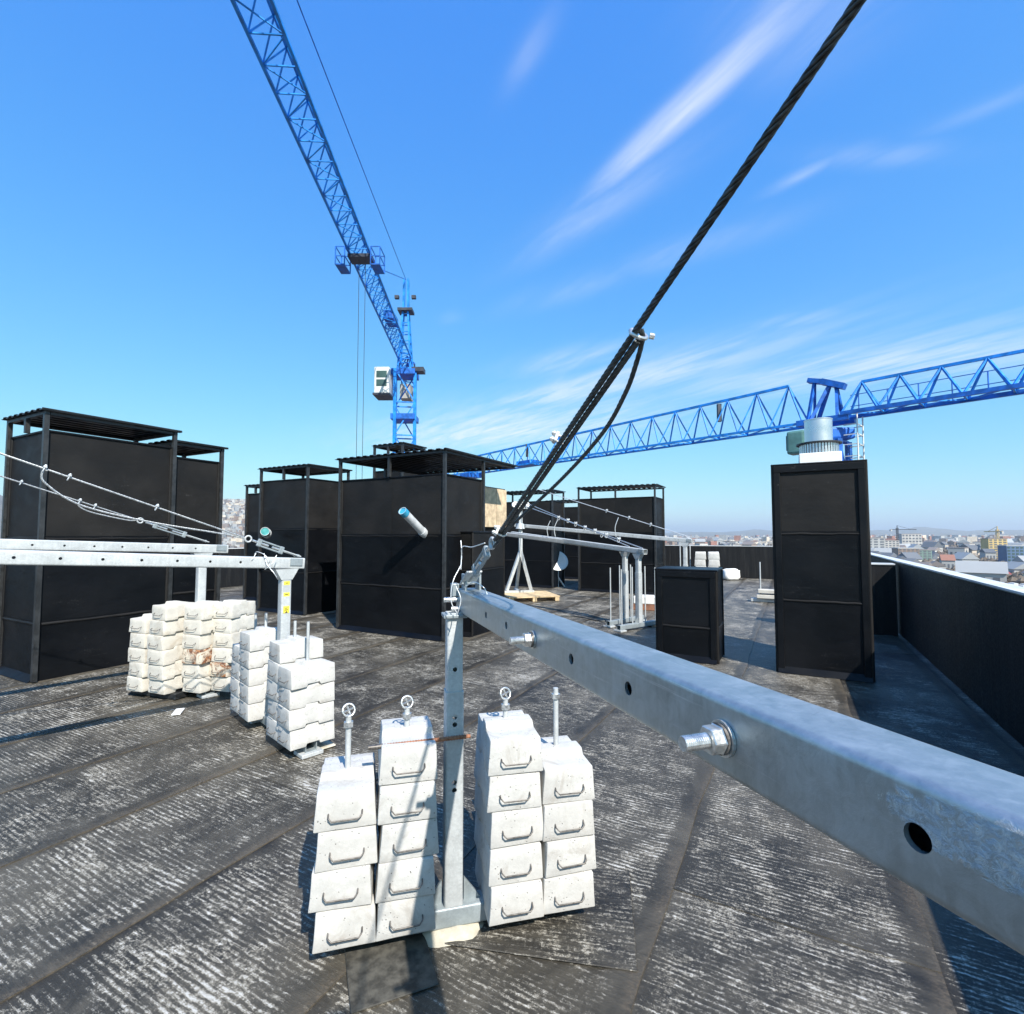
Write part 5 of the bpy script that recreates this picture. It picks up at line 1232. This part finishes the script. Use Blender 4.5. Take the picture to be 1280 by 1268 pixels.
def hip(label, px0, px1, Y, yt, yb):
    x0, x1 = at_g(px0, Y)[0], at_g(px1, Y)[0]; zt, zb_ = at(px0, yt, Y).z, at(px0, yb, Y).z; w = x1-x0; d = w*0.6
    t = thing('city_building', label, 'building', ((x0+x1)/2, Y, GROUND_Z), R(-18)); z0, z1 = zb_-GROUND_Z, zt-GROUND_Z
    MB().box((0, 0, z0/2), (w*0.92, d*0.92, z0)).build('wall', 'city_cream', t)
    m = MB(); m.add([(-w/2, -d/2, z0), (w/2, -d/2, z0), (w/2, d/2, z0), (-w/2, d/2, z0), (-w*0.22, 0, z1), (w*0.22, 0, z1)], [(0, 1, 5, 4), (2, 3, 4, 5), (1, 2, 5), (3, 0, 4), (0, 3, 2, 1)]); m.build('roof', 'city_red', t)
hip('dark red hipped roof nearer the parapet, left of a second red roof', 1188, 1222, 400, 711, 722)
hip('dark red hipped roof close to the right edge of the city', 1233, 1262, 390, 713, 725)
wr_ = thing('city_building', 'bright white roof just beyond the parapet at the right edge', 'building', (at_g(1272, 300)[0], 300, GROUND_Z), R(-20))
MB().box((0, 0, 1.4), (18, 10, 2.8)).build('wall', 'city_white', wr_)
for k in range(7): MB().box((-8+2.6*k, (-1)**k*1.5, 3.4+0.5*(k % 3)), (1.9, 6, 1.4)).build('roof', 'cap_sheet', wr_)
def far_crane(label, px, Y, ytop, jl, azm, mat):
    x = at_g(px, Y)[0]; zt = at(px, ytop, Y).z; t = thing('distant_crane', label, 'crane', (x, Y, GROUND_Z), 0); h = zt-GROUND_Z
    m = MB(); lattice_square(m, (0, 0, 0), (0, 0, h), 2.2, 12, 0.3, 0.12, side=(1, 0, 0)); m.build('mast', mat, t)
    d = az_dir(azm); m = MB(); m.bar(d*-jl*0.35+Vector((0, 0, h-3)), d*jl+Vector((0, 0, h-3)), 1.4, 1.2); m.bar(Vector((0, 0, h+4)), d*jl*0.7+Vector((0, 0, h-2.5)), 0.4); m.bar(Vector((0, 0, h-3)), Vector((0, 0, h+4)), 0.9); m.build('jib', mat, t)
    MB().box(d*-jl*0.33+Vector((0, 0, h-4.5)), (3, 3, 3)).build('ballast', 'city_grey', t)
far_crane('tiny dark tower crane on the horizon right of the chimney', 1121, 900, 660, 30, 100, 'crane_dark')
far_crane('tiny crane above the yellow tower block', 1246, 700, 662, 34, 20, 'city_yellow')

# ================================================================== HAZE
hz = NT('haze'); hz.N.remove(hz.b); pv = hz.n('ShaderNodeVolumePrincipled'); pv.inputs['Color'].default_value = (0.86, 0.93, 1.0, 1); pv.inputs['Density'].default_value = 0.00010; pv.inputs['Anisotropy'].default_value = 0.2
hz.link(pv.outputs[0], [n_ for n_ in hz.N if n_.type == 'OUTPUT_MATERIAL'][0].inputs['Volume'])
m = MB(); m.box((0, 0, (GROUND_Z-3+330)/2), (54000, 54000, 330-(GROUND_Z-3))); tag(m.build('haze', 'haze'), 'pale haze over the distant city', 'haze', kind='stuff')
